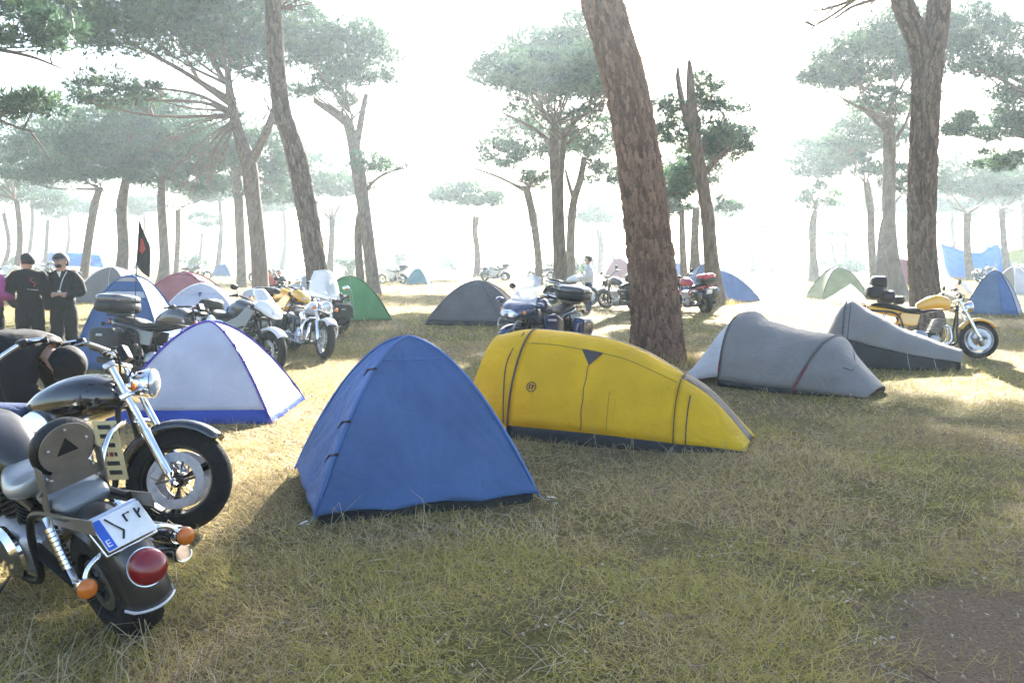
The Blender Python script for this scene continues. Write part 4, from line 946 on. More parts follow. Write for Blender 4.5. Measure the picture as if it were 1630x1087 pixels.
    # tank and seat
    if style == 'cruiser':
        tk = loftx([(xf - .33, .80, .03, .03), (xf - .37, .80, .09, .075), (xf - .50, .80, .145 * tankk, .115 * tankk), (xf - .68, .78, .155 * tankk, .12 * tankk), (xf - .86, .74, .12 * tankk, .09 * tankk), (xf - .98, .70, .07, .05), (xf - 1.02, .69, .03, .02)], samples=22).build('tank', paint, root, smooth=180)
        MB().lathe([(.035, 0), (.035, .012), (.02, .02)], (xf - .58, 0, .912), (0, 0, 1), 16).build('filler_cap', CHROME, tk)
        st = loftx([(xf - .90, .70, .07, .035), (xf - 1.0, .685, .13, .05), (xf - 1.15, .665, .175, .055), (xf - 1.30, .70, .16, .05), (xf - 1.36, .74, .11, .045)], samples=16).build('seat', seatmat, root, smooth=180)
        loftx([(xf - 1.33, .735, .10, .035), (xf - 1.42, .755, .125, .045), (xf - 1.56, .75, .12, .045), (xf - 1.68, .735, .07, .03)], samples=12).build('pillion_seat', seatmat, root, smooth=180)
        fender(root, xr, Rr, radians(28), radians(196), wr + .08, accent, 'rear_fender', gap=.05, skirt=.10)
        tail = Vector((xr - Rr * .90, 0, Rr + .22))
    else:
        zt = sh + .12
        tk = loftx([(xf - .42, zt - .05, .05, .06), (xf - .47, zt - .02, .13, .10), (xf - .62, zt, .155, .125), (xf - .80, zt - .03, .13, .10), (xf - .93, zt - .08, .08, .06)], samples=18, e=2.8).build('tank', paint, root, smooth=180)
        MB().lathe([(.035, 0), (.035, .01), (.02, .014)], (xf - .58, 0, zt + .122), (0, 0, 1), 16).build('filler_cap', STEEL, tk)
        loftx([(xf - .86, sh - .0, .06, .03), (xf - .96, sh - .01, .12, .045), (xf - 1.12, sh - .015, .15, .05), (xf - 1.25, sh + .03, .13, .05), (xf - 1.50, sh + .06, .11, .045), (xf - 1.62, sh + .06, .06, .025)], samples=18).build('seat', seatmat, root, smooth=180)
        tl = loftx([(xf - 1.02, sh - .10, .10, .05), (xf - 1.30, sh - .06, .125, .06), (xf - 1.60, sh + .0, .10, .05), (xf - 1.72, sh + .03, .05, .03)], samples=14, e=3).build('tail_cowl', accent, root, smooth=180)
        for s_ in (-1, 1): MB().plate([(-.17, -.10), (.12, -.13), (.16, .05), (-.12, .08)], (xf - 1.05, s_ * .135, sh - .14), (1, 0, 0), (0, 0, 1), .02).build('side_cover', accent, root, bevel=.008)
        fender(root, xr, Rr, radians(60), radians(170), wr + .03, BLACKP, 'rear_fender', gap=.04)
        tail = Vector((xf - 1.73, 0, sh + .0))
    # lights
    if fairing is None or style == 'cruiser':
        hp = topf - fd * .10 + Vector((.17, 0, -.02)); b = fr(MB().lathe([(.03, -.13), (.075, -.09), (.092, -.02), (.096, 0)], hp, (1, 0, .05), 24).build('headlight', bright, root))
        MB().lathe([(.088, .002), (.08, .016), (.05, .028), (.01, .032)], hp, (1, 0, .05), 24).build('lens', LENS_W, b)
        for s_ in (-1, 1): lamp(root, topf - fd * .16 + Vector((.09, s_ * .19, 0)), (1, 0, 0), .032, LENS_O, 'indicator', M=M, back=bright)
        g = MB(); g.box(topf + Vector((.04, 0, .07)), (.05, .10, .10), Matrix.Rotation(-.5, 3, 'Y')); fr(g.build('instrument', BLACKP, root, bevel=.015))
    MB().box(tail + Vector((.0, 0, .03)), (.06, .14, .07)).build('tail_light', LENS_R, root, bevel=.015)
    for s_ in (-1, 1):
        lamp(root, tail + Vector((.02, s_ * .17, -.01)), (-1, 0, 0), .03, LENS_O, 'indicator', back=bright)
    MB().tube([tail + Vector((.03, -.17, -.01)), tail + Vector((.03, .17, -.01))], .008, 6).build('indicator_stalk', bright, root)
    if plate:
        pr = Matrix.Rotation(-.35, 3, 'Y'); pl = MB().box(tail + Vector((-.03, 0, -.13)), (.006, .22, .15), pr).build('licence_plate', WPLATE, root)
        MB().box(tail + Vector((-.036, .092, -.131)), (.004, .032, .145), pr).build('blue_band', BLUEP, pl)
    MB().tube([Vector((-.10, .14, .24)), Vector((-.04, .26, .12)), Vector((-.02, .33 + .02, .03))], .011, 6).build('side_stand', BLACKM, root)
    for s_ in (-1, 1): MB().tube([(ex - .12 if style != 'cruiser' else ex + .22, s_ * .16, .30), (ex - .12 if style != 'cruiser' else ex + .24, s_ * .30, .30)], .014, 8).build('foot_peg', RUBBER, root)
    # extras
    if fairing == 'tour':
        fa = loftx([(xf + .20, .80, .05, .03), (xf + .13, .83, .15, .07), (xf - .02, .88, .23, .11), (xf - .20, .88, .26, .13), (xf - .38, .80, .22, .15), (xf - .50, .72, .16, .10)], samples=18, e=3.2, n=28).build('fairing', paint, root, smooth=180)
        MB().ell((xf + .15, 0, .835), (.045, .15, .055)).build('headlight_housing', LENS_W, fa)
        for s_ in (-1, 1):
            MB().lathe([(.052, -.02), (.055, .005), (.045, .018), (.01, .024)], (xf + .185, s_ * .07, .84), (1, s_ * .25, .1), 18).build('headlight', LENS_W, fa)
            MB().ell((xf - .10, s_ * .35, .98), (.05, .075, .045)).build('mirror', paint, root); MB().tube([(xf - .10, s_ * .24, .93), (xf - .10, s_ * .32, .97)], .012, 6).build('mirror_arm', BLACKP, root)
            MB().tube([(xf - .02, s_ * .16, .72), (xf + .17, s_ * .15, .74), (xf + .19, s_ * .13, .60), (xf - .02, s_ * .14, .55)], .012, 6, samples=14).build('crash_bar', STEEL, root)
            lamp(root, (xf + .06, s_ * .20, .87), (1, s_ * .5, 0), .03, LENS_O, 'indicator')
            sp = MB().plate([(-.42, -.14), (-.30, -.30), (.06, -.26), (.16, -.02), (.22, .12), (-.10, .16), (-.36, .06)], (.12, s_ * .225, .66), (1, 0, 0), (0, 0, 1), .035).build('side_panel', accent, root, bevel=.014)
            MB().plate([(-.16, -.02), (.10, .0), (.12, .03), (-.14, .015)], (.12, s_ * .247, .72), (1, 0, 0), (0, 0, 1), .006).build('stripe', P_SILV_, sp, smooth=0)
        MB().tube([(xf + .192, -.13, .66), (xf + .192, .13, .66)], .010, 6).build('crash_bar', STEEL, root)
        MB().box((xf - .16, 0, 1.0), (.10, .30, .06)).build('instrument', BLACKP, root, bevel=.015)
    if fairing == 'sport':
        fa = loftx([(xf + .14, .80, .03, .02), (xf + .08, .84, .09, .06), (xf - .04, .90, .14, .10), (xf - .16, .95, .16, .09), (xf - .28, .94, .13, .05)], samples=14, e=2.8, n=24).build('fairing', accent, root, smooth=180)
        for s_ in (-1, 1):
            MB().ell((xf + .07, s_ * .055, .855), (.04, .045, .028), rot=Matrix.Rotation(s_ * -.4, 3, 'Z')).build('headlight', LENS_W, fa)
            sp = MB().plate([(-.46, -.20), (-.10, -.30), (.10, -.20), (.14, -.04), (.32, .20), (.16, .28), (-.04, .12), (-.34, .02)], (.26, s_ * .185, .66), (1, 0, 0), (0, 0, 1), .03).build('side_panel', paint, root, bevel=.012)
            MB().plate([(-.10, -.02), (.10, .03), (.09, .06), (-.09, .01)], (.28, s_ * .203, .60), (1, 0, 0), (0, 0, 1), .006).build('vent', BLACKP, sp, smooth=0)
    if shield:
        rows = []; bx, bz, hh, ww, tl_ = shield
        for i in range(9):
            t = i / 8; row = []
            for j in range(13):
                u = -1 + j / 6; wv = ww * (1 - .38 * t ** 2.2) ; row.append(Vector((bx - tl_ * t - .16 * u * u * (1 - .3 * t), u * wv, bz + hh * t * (1 - .10 * u * u * t))))
            rows.append(row)
        fr(MB().grid(rows).build('windshield', GLASS, root, smooth=180, solid=.004))
    if panniers:
        for s_ in (-1, 1):
            pn = rbox((xr - .02, s_ * (wr / 2 + .21), .56 if style != 'cruiser' else .50), (.46, .20, .32), 4.5, 24, 8).build('pannier', panniers, root, smooth=180)
            MB().box((xr - .02, s_ * (wr / 2 + .315), .62), (.10, .012, .03)).build('latch', STEEL, pn, bevel=.004)
    if topcase:
        tb = rbox((xr - .16, 0, sh + .22), (.42, .50, .17), 3.6, 28, 9).build('top_case', BLACKP, root, smooth=180)
        rbox((xr - .16, 0, sh + .315), (.41, .485, .15), 2.8, 28, 9).build('lid', topcase, tb, smooth=180)
        for s_ in (-1, 1): MB().ell((xr - .355, s_ * .13, sh + .25), (.02, .075, .03)).build('reflector', LENS_R, tb)
        MB().box((xr - .10, 0, sh + .11), (.34, .16, .03)).build('rack', BLACKM, root, bevel=.005)
    if tailbag:
        for (cx, cy, cz, L, r, mt) in tailbag:
            bg_ = rbox((cx, cy, cz), (r * 2.3, L, r * 1.9), 3.2, 24, 9).build('luggage_bag', mt, root, smooth=180)
            for q_ in (-.25, .25): MB().ring([(1.0, -.012), (1.0, .012), (1.04, .012), (1.04, -.012)], (0, 0, 0), (0, 1, 0), 20).build('strap', BLACKP, bg_).matrix_local = Matrix.Translation((cx, cy + L * q_, cz)) @ Matrix.Diagonal((r * 1.12, 1, r * .93, 1))
    if crash:
        for s_ in (-1, 1): MB().tube([(xf - .32, s_ * .05, .66), (xf - .30, s_ * .22, .62), (xf - .30, s_ * .30, .48), (xf - .30, s_ * .26, .30), (xf - .36, s_ * .10, .24)], .016, 10, samples=24).build('crash_bar', CHROME, root)
    return root, M
def paint(name, col, rough=.18): return pmat(name, col, rough, 0, .12, 4, coat=1)
P_GREYM = pmat('pewter_paint', (.032, .028, .025), .30, 0, .2, 6, coat=.35); P_BLUE = paint('dark_blue_paint', (.012, .026, .085)); P_YEL = paint('yellow_paint', (.72, .37, .004)); P_SILV = paint('silver_paint', (.50, .50, .53), .25)
P_WHITE = paint('white_paint', (.70, .70, .70)); P_RED = paint('red_paint', (.45, .03, .05)); P_DGR = paint('dark_grey_paint', (.05, .05, .055))
GOLD = pmat('brass_plate', (.62, .50, .24), .45, .3, .2, 20)
def fpt(px, py): return G(px, py)
# -- black cruiser at left
fx = PD(282, 770, 4.9); fx.z = 0
r_, M_ = motorbike('black cruiser motorcycle with chrome fork parked at the left foreground', fx, radians(-7), BLACKG, 'cruiser', lean=-.10, steer=.22, wb=1.66, Rf=.312, Rr=.31, wf=.135, wr=.17, rake=31, forkL=.80,
                   wheel_style='disc5', crash=True, mirrors=False, plate=False, bars=-.02, accent=BLACKG, barw=.30, tankk=1.2)
# radiator guard: brass plate with black slots between the frame downtubes
gp = Vector((.83 - .35, -.16, .50)); uy = Vector((-.30, 0, 1)).normalized(); ux = Vector((.90, .42, 0)).normalized()
gd = MB().plate([(-.07, -.18), (.06, -.18), (.075, .18), (-.055, .18)], gp, ux, uy, .012).build('radiator_guard', GOLD, r_, bevel=.004)
for k in range(6):
    if k == 2: 
        MB().plate([(-.03, -.012), (-.015, -.012), (-.015, .012), (-.03, .012)], gp + uy * (-.135 + .055 * k) + ux.cross(uy) * .008, ux, uy, .006).build('mark', BLACKP, gd, smooth=0)
        MB().plate([(-.008, -.012), (.012, -.014), (.014, .012), (-.006, .014)], gp + uy * (-.135 + .055 * k) + ux.cross(uy) * .008, ux, uy, .006).build('mark', LENS_R, gd, smooth=0)
        MB().plate([(.02, -.012), (.035, -.012), (.035, .012), (.02, .012)], gp + uy * (-.135 + .055 * k) + ux.cross(uy) * .008, ux, uy, .006).build('mark', BLACKP, gd, smooth=0)
    else: MB().plate([(-.032, -.012), (.036, -.012), (.036, .014), (-.032, .014)], gp + uy * (-.135 + .055 * k) + ux.cross(uy) * .008, ux, uy, .006).build('slot', BLACKP, gd, smooth=0)
# saddle cloth over the seat
sc_ = []
for i in range(14):
    x = -.10 - .62 * i / 13; sc_.append([Vector((x, -.20 * cos(a) - .03 * sin(3 * x * 6) * abs(cos(a)), .50 + .25 * sin(a) ** .7 if a not in (0, pi) else .46 + .03 * sin(x * 20))) for a in [pi * j / 14 for j in range(15)]])
MB().grid(sc_).build('seat_cover', fabric('navy_cloth', (.03, .045, .10), .05), r_, smooth=180, solid=.006)
# -- pewter cruiser, tail towards the camera
hd = radians(141); cw = G(214, 1002); wb2 = 1.60; fr2 = Vector((cw.x, cw.y, 0)) + Vector((cos(hd), sin(hd), 0)) * wb2
r2, M2 = motorbike('pewter cruiser motorcycle seen from behind at the bottom left corner', fr2, hd, P_GREYM, 'cruiser', lean=-.24, steer=.3, wb=wb2, Rf=.30, Rr=.275, wf=.12, wr=.18, rake=31, forkL=.78, wheel_style='wire', accent=P_GREYM, plate=False,
                   seatmat=pmat('grey_vinyl', (.20, .215, .225), .3, 0, .2, 8, .1, 40, coat=.4), mirrors=False)
xr = -wb2 / 2
for ob in [o for o in r2.children if o.name.split('.')[0] in ('tail_light', 'indicator', 'indicator_stalk', 'rear_fender', 'pillion_seat')]:
    if ob.name.split('.')[0] in ('tail_light', 'indicator_stalk') or (ob.name.split('.')[0] == 'indicator' and ob.data.vertices[0].co.x < 0) or ob.name.split('.')[0] in ('rear_fender', 'pillion_seat'):
        for c in list(ob.children): bpy.data.objects.remove(c)
        bpy.data.objects.remove(ob)
RR = .275
fender(r2, xr, RR, radians(20), radians(186), .205, P_GREYM, 'rear_fender', gap=.015, skirt=.035, n=36, crown=.058)
pts_ = []; a1 = radians(186)
for j in range(15):
    u = -1 + j / 7; rr = RR + .015 + .058 * (1 - u * u) - (.03 if abs(u) > .99 else 0); pts_.append(Vector((xr + rr * cos(a1 + .01), u * .1025, RR + rr * sin(a1 + .02))))
MB().tube(pts_, .007, 8).build('fender_trim', P_SILV, r2)
tl0 = Vector((xr - .330, 0, .41))
q = MB().lathe([(.05, -.06), (.074, -.045), (.080, 0)], tl0, (-1, 0, .35), 28).build('tail_light', CHROME, r2)
MB().lathe([(.076, .001), (.072, .04), (.058, .060), (.03, .068), (.005, .070)], tl0, (-1, 0, .35), 28).build('lens', LENS_R, q)
for s_ in (-1, 1):
    e = Vector((xr - .27, s_ * .215, .42)); MB().tube([Vector((xr - .20, s_ * .08, .50)), Vector((xr - .23, s_ * .13, .50)), Vector((xr - .23, s_ * .18, .47)), e + Vector((.03, 0, 0))], .011, 10, samples=16).build('indicator_stalk', CHROME, r2)
    b_ = MB().lathe([(.02, -.06), (.036, -.04), (.041, 0)], e, (-1, 0, .05), 24).build('indicator', CHROME, r2); MB().lathe([(.039, .001), (.037, .012), (.027, .022), (.004, .027)], e, (-1, 0, .05), 24).build('lens', LENS_O, b_)
# plate behind the seat, tilted back
pc = Vector((xr - .235, .0, .575)); uy_ = Vector((.70, 0, .71)).normalized(); ux_ = Vector((0, -1, 0))
pl = MB().plate([(-.105, -.075), (.105, -.075), (.105, .075), (-.105, .075)], pc, ux_, uy_, .006).build('licence_plate', WPLATE, r2, bevel=.004)
MB().plate([(-.102, -.070), (-.066, -.070), (-.066, .070), (-.102, .070)], pc + ux_.cross(uy_) * .004, ux_, uy_, .003).build('blue_band', BLUEP, pl)
if True:
    fc = bpy.data.curves.new('letter', 'FONT'); fc.body = 'E'; fc.size = .045; fo = bpy.data.objects.new('letter', fc); COL.objects.link(fo)
    dg = bpy.context.evaluated_depsgraph_get(); me = bpy.data.meshes.new_from_object(fo.evaluated_get(dg)); bpy.data.objects.remove(fo)
    lo = bpy.data.objects.new('letter', me); COL.objects.link(lo); me.materials.append(WPLATE); lo.parent = pl
    R3 = Matrix((ux_, uy_, ux_.cross(uy_))).transposed(); lo.matrix_local = Matrix.Translation(pc + ux_ * -.098 + uy_ * -.056 + ux_.cross(uy_) * .0062) @ R3.to_4x4()
for (x0, y0, x1, y1) in ((-.05, .06, -.01, -.02), (-.012, -.02, -.03, -.05), (.02, .045, .02, .01), (.02, .045, .045, .045), (.07, .05, .07, .0), (.088, .04, .07, .02)):
    MB().tube([pc + ux_ * x0 + uy_ * y0 + ux_.cross(uy_) * .005, pc + ux_ * x1 + uy_ * y1 + ux_.cross(uy_) * .005], .0045, 5).build('character', BLACKP, pl)
MB().plate([(-.11, -.085), (.11, -.085), (.12, .10), (-.12, .10)], pc + Vector((.03, 0, -.022)), ux_, uy_, .02).build('rear_rack', CHROME, r2, bevel=.005)
r2m = MATS['grey_vinyl']
# sissy bar: flat steel side arms, upright plate with triangle hole, round pad
SIS = pmat('dull_bracket_steel', (.23, .20, .165), .45, .5, .3, 12)
for s_ in (-1, 1):
    MB().plate([(-.30, -.03), (.30, -.02), (.30, .02), (-.30, .035)], (xr + .03, s_ * .125, .60), (1, 0, -.12), (0, 0, 1), .008).build('side_arm', SIS, r2, bevel=.002)
    MB().plate([(-.03, -.14), (.035, -.14), (.02, .14), (-.035, .14)], (xr + .14, s_ * .127, .69), (1, 0, .2), (-.2, 0, 1), .008).build('side_arm', SIS, r2, bevel=.002)
# upright with pad (facing backwards)
bx_ = xr + .10
up = Vector((-.28, 0, 1)).normalized(); side = Vector((0, -1, 0)); nrm_ = side.cross(up).normalized(); cpad = Vector((bx_, 0, .875)); nrm_ = -nrm_
outer = []
for i in range(25):
    a = radians(-50 + 280 * i / 24); outer.append((.115 * cos(a), .115 * sin(a) + .0))
poly = outer + [(-.155, -.18), (.155, -.18)]
poly = [(x, y) for x, y in poly]
hole = [(-.045, -.02), (.045, -.02), (0, .052)]
MB().plate(poly, cpad + nrm_ * .012 * -1, side, up, .006).build('backrest_plate', SIS, r2, bevel=.002)
bkp = [o for o in r2.children if o.name.startswith('backrest_plate')][0]
MB().plate(hole, cpad - nrm_ * .0165 , side, up, .004).build('triangle_cutout', BLACKP, bkp, smooth=0)
MB().plate(hole, cpad - nrm_ * .0075 , side, up, .004).build('triangle_cutout', BLACKP, bkp, smooth=0)
for (x, y) in ((.08, .02), (-.08, .02), (0, .09), (.09, -.12), (-.09, -.12)):
    MB().lathe([(.008, -.02), (.008, .008), (.004, .012)], cpad - nrm_ * .0 + side * x + up * y, nrm_, 10).build('bolt', STEEL, bkp); MB().lathe([(.008, 0), (.008, .008), (.004, .011)], cpad - nrm_ * .016 + side * x + up * y, -nrm_, 10).build('bolt', STEEL, bkp)
pad = MB(); rings = []
for d_, k in ((-.002, .80), (.0, 1.0), (.025, 1.10), (.05, 1.05), (.062, .85), (.066, .3)):
    rings.append([cpad + nrm_ * d_ + side * x * k + up * (y * k) for x, y in [(.125 * cos(2 * pi * i / 28), .12 * sin(2 * pi * i / 28) - .01) for i in range(28)]])
pad.loft(rings).build('backrest_pad', LEATHER, r2, smooth=180)
loftx([(xr + .05, .625, .10, .03), (xr + .12, .645, .12, .045), (xr + .26, .655, .12, .045), (xr + .33, .645, .08, .03)], samples=12).build('pillion_seat', r2m, r2, smooth=180)
# -- the others
motorbike('silver cruiser motorcycle with clear windshield beside the green tent', fpt(515, 572), radians(-58), P_SILV, 'cruiser', lean=-.13, steer=.05, wb=1.6, panniers=LEATHER, shield=(.70, .98, .46, .27, .22), crash=True, wheel_style='cast', rim=CHROME, wf=.13, white=False)
motorbike('black sport motorcycle with white nose behind the lilac dome tent', fpt(428, 596), radians(-33), P_DGR, 'sport', lean=-.14, steer=-.05, fairing='sport', accent=P_WHITE, chrome=False, shield=(.72, 1.02, .18, .15, .22), tailbag=[(-.62, 0, .93, .34, .10, LEATHER)])
motorbike('yellow sport motorcycle partly hidden behind the silver cruiser', fpt(478, 548), radians(-40), P_YEL, 'sport', lean=-.14, fairing='sport', accent=P_YEL, chrome=False, tailbag=[(-.55, 0, .95, .40, .11, LEATHER)])
motorbike('dark motorcycle with bags at the back of the left cluster', fpt(420, 538), radians(-150), P_DGR, 'naked', lean=-.14, chrome=False, panniers=LEATHER)
motorbike('black motorcycle carrying top case and flag beside the family tent', fpt(340, 622), radians(-22), P_DGR, 'naked', lean=-.14, chrome=False, topcase=P_DGR, panniers=BLACKP, wb=1.5, bars=-.08, mirrors=False)
motorbike('blue touring motorcycle with big windshield behind the yellow tent', fpt(812, 588), radians(-124), P_BLUE, 'tour', lean=-.10, steer=-.1, fairing='tour', accent=P_BLUE, chrome=False, topcase=P_DGR, panniers=P_BLUE, shield=(.78, .90, .50, .25, .34), wb=1.52)
motorbike('dark tourer with side bags left of the huge leaning trunk, tail this way', fpt(965, 492), radians(118), P_DGR, 'naked', lean=-.14, steer=.3, chrome=False, panniers=BLACKP, topcase=P_DGR, bars=.06)
motorbike('tourer with glossy red top case right of the huge leaning trunk', fpt(1078, 494), radians(112), P_RED, 'naked', lean=-.14, chrome=False, panniers=P_DGR, topcase=P_RED)
motorbike('pale motorcycle with round screen behind the blue touring motorcycle', fpt(938, 487), radians(-35), P_WHITE, 'naked', lean=-.14, steer=.2, shield=(.72, 1.03, .34, .20, .12), bars=.08)
motorbike('yellow and black motorcycle with luggage rolls under the big forked pine', fpt(1556, 571), radians(-16), P_YEL, 'naked', lean=-.12, steer=.12, wb=1.55, Rf=.305, Rr=.30, rim=STEEL, chrome=True, accent=P_YEL, wf=.11,
          tailbag=[(-.62, 0, .98, .55, .11, LEATHER), (-.80, 0, 1.05, .50, .12, BLACKP), (-.74, 0, 1.22, .44, .11, LEATHER), (-.42, 0, .93, .30, .07, LEATHER)], shield=(.70, 1.05, .20, .16, .14))
# a blanket-covered motorcycle
cp = fpt(462, 524)
cv = MB(); rows = []
for i in range(22):
    x = -1.05 + 2.1 * i / 21; top = .95 + .28 * math.exp(-((x - .45) / .28) ** 2) - .25 * max(0, abs(x) - .75); row = []
    for j in range(25):
        a = pi * j / 24; yy = -.42 * cos(a) * (1 - .35 * sin(a)); zz = .10 + (top - .10) * sin(a) ** .55
        fold = .05 * sin(i * 1.1 + 3 * noise.noise((i * .3, j * .3, 5))) * (1 - sin(a)); row.append(Vector((x * (1 - .08 * (1 - sin(a)) * 0), yy - fold * math.copysign(1, cos(a)), zz + .03 * noise.noise((i * .5, j * .5, 1)))))
    rows.append(row)
o = cv.grid(rows).build('covered_motorcycle', F_SILV, None, smooth=180, solid=.006); o.location = cp; o.rotation_euler = (0, 0, radians(-10))
tag(o, 'motorcycle under a wrinkled silver cover between the two trunks', 'motorcycle', 'motorcycles parked at the camp')
# flag on a thin pole rising from the top case motorcycle
fp = PD(213, 500, 10.2); ft = PD(222, 343, 10.2)
fr_ = empty('flag', fp, 0, 'black flag with red emblem on a thin leaning pole', 'flag')
FLAGM = fabric('black_flag_cloth', (.018, .018, .022), .15); FLR = fabric('red_flag_print', (.42, .06, .04), .2)
MB().tube([Vector((0, 0, -.12)), (ft - fp) * .5, ft - fp], [.008, .006, .004], 6).build('pole', BLACKM, fr_)
d_ = ft - fp
def fl_pt(t, u): return d_ * (1 - .50 * t) + Vector((.14 * u * min(1, t * 2.2) * (1 - .25 * max(0, t - .6)), .05 * sin(u * 5 + t * 3) * u, -.14 * u * t - .02 * u))
MB().grid([[fl_pt(i / 16, j / 10) for j in range(11)] for i in range(17)]).build('cloth', FLAGM, fr_, smooth=180, solid=.003)
em = MB().grid([[fl_pt(.42 + .26 * i / 8, .2 + (.55 - .25 * abs(i / 4 - 1)) * j / 6) + Vector((0, -.008, 0)) for j in range(7)] for i in range(9)]).build('emblem', FLR, fr_, smooth=180, solid=.002)
# far row of motorcycles in the sunlit grass
kinds = [(P_WHITE, 'tour'), (P_DGR, 'naked'), (P_SILV, 'naked')]
for i, (px, py, hd_, lb) in enumerate(((772, 447, 155, 'left one of the motorcycles parked in the far sunlit grass'), (806, 447, 20, 'middle one of the motorcycles parked in the far sunlit grass'), (846, 446, 150, 'right one of the motorcycles parked in the far sunlit grass'),
                                     (1100, 447, 165, 'far motorcycle behind the slate blue tent'), (1605, 442, 160, 'far motorcycle by the green tarpaulin'), (1640, 443, 20, 'far motorcycle at the right picture edge'), (28, 447, 30, 'far motorcycle behind the man in black at left'), (96, 452, 150, 'far motorcycle between the standing men'),
                                     (8, 462, 15, 'motorcycle in the haze beside the magenta jacket'), (60, 436, 165, 'faint motorcycle above the black jacket shoulder'), (330, 446, 10, 'faint motorcycle right of the black flag'), (403, 450, 160, 'faint motorcycle left of the sweeping forked trunk'),
                                     (610, 452, 150, 'faint motorcycle at the foot of the twin pine'), (1588, 450, 20, 'motorcycle just left of the green tarpaulin'), (1246, 430, 170, 'faint motorcycle in the bright gap'))):
    p_, st_ = kinds[i % 3]
    motorbike(lb, fpt(px, py), radians(hd_), p_, st_, lean=-.14, fairing='tour' if st_ == 'tour' else None, panniers=P_DGR if i % 2 else None, topcase=P_DGR if i % 3 == 0 else None, chrome=True, detail=False, group='far motorcycles in the haze')
# ================================================================ people
CLOTH_B = pmat('black_jacket_cloth', (.006, .006, .0075), .8, 0, .4, 5, .6, 16, spec=.2); CLOTH_T = pmat('black_trouser_cloth', (.007, .007, .009), .85, 0, .3, 6, .6, 18, spec=.2)
JEANS = pmat('dark_jeans', (.014, .022, .05), .85, 0, .35, 8, .4, 20); PINKC = pmat('magenta_jacket', (.30, .03, .17), .7, 0, .25, 6, .4, 16)
SHOE = pmat('dark_shoe', (.02, .018, .016), .6, 0, .3, 20); LANY = pmat('grey_strap', (.5, .5, .48), .7, 0, .2, 20); BADGE = pmat('badge_card', (.7, .7, .66), .5, 0, .1, 20)
REDP = pmat('red_print', (.35, .03, .04), .7, 0, .2, 20)
ORDER = ['pel', 'waist', 'chest', 'neck', 'head0', 'head1', 'head2', 'shl', 'ell', 'wrl', 'hal', 'shr', 'elr', 'wrr', 'har', 'hil', 'knl', 'anl', 'tol', 'hir', 'knr', 'anr', 'tor']
BONES = [('pel', 'waist'), ('waist', 'chest'), ('chest', 'neck'), ('neck', 'head0'), ('head0', 'head1'), ('head1', 'head2'), ('chest', 'shl'), ('shl', 'ell'), ('ell', 'wrl'), ('wrl', 'hal'), ('chest', 'shr'), ('shr', 'elr'), ('elr', 'wrr'), ('wrr', 'har'),
         ('pel', 'hil'), ('hil', 'knl'), ('knl', 'anl'), ('anl', 'tol'), ('pel', 'hir'), ('hir', 'knr'), ('knr', 'anr'), ('anr', 'tor')]
TOPB = {('pel', 'waist'), ('waist', 'chest'), ('chest', 'neck'), ('chest', 'shl'), ('shl', 'ell'), ('ell', 'wrl'), ('chest', 'shr'), ('shr', 'elr'), ('elr', 'wrr')}
LEGB = {('pel', 'hil'), ('hil', 'knl'), ('knl', 'anl'), ('pel', 'hir'), ('hir', 'knr'), ('knr', 'anr')}
def body_mesh(J, rad):
    """grow one surface round the skeleton (Skin + Subdivision) and read it back as a mesh"""
    me = bpy.data.meshes.new('skeleton'); ix = {n: i for i, n in enumerate(ORDER)}
    me.from_pydata([tuple(J[n]) for n in ORDER], [(ix[a], ix[b]) for a, b in BONES], []); o = bpy.data.objects.new('skeleton', me)
    sc2 = bpy.data.scenes.new('tmp'); sc2.collection.objects.link(o); o.modifiers.new('skin', 'SKIN')
    for k, n in enumerate(ORDER):
        r = rad[n]; me.skin_vertices[0].data[k].radius = r if isinstance(r, tuple) else (r, r); me.skin_vertices[0].data[k].use_root = (k == 0)
    o.modifiers['skin'].branch_smoothing = .5; md = o.modifiers.new('sub', 'SUBSURF'); md.levels = 2; md.render_levels = 2
    with bpy.context.temp_override(scene=sc2, view_layer=sc2.view_layers[0]):
        dg = bpy.context.evaluated_depsgraph_get(); m2 = bpy.data.meshes.new_from_object(o.evaluated_get(dg))
    bpy.data.objects.remove(o); bpy.data.scenes.remove(sc2)
    return m2
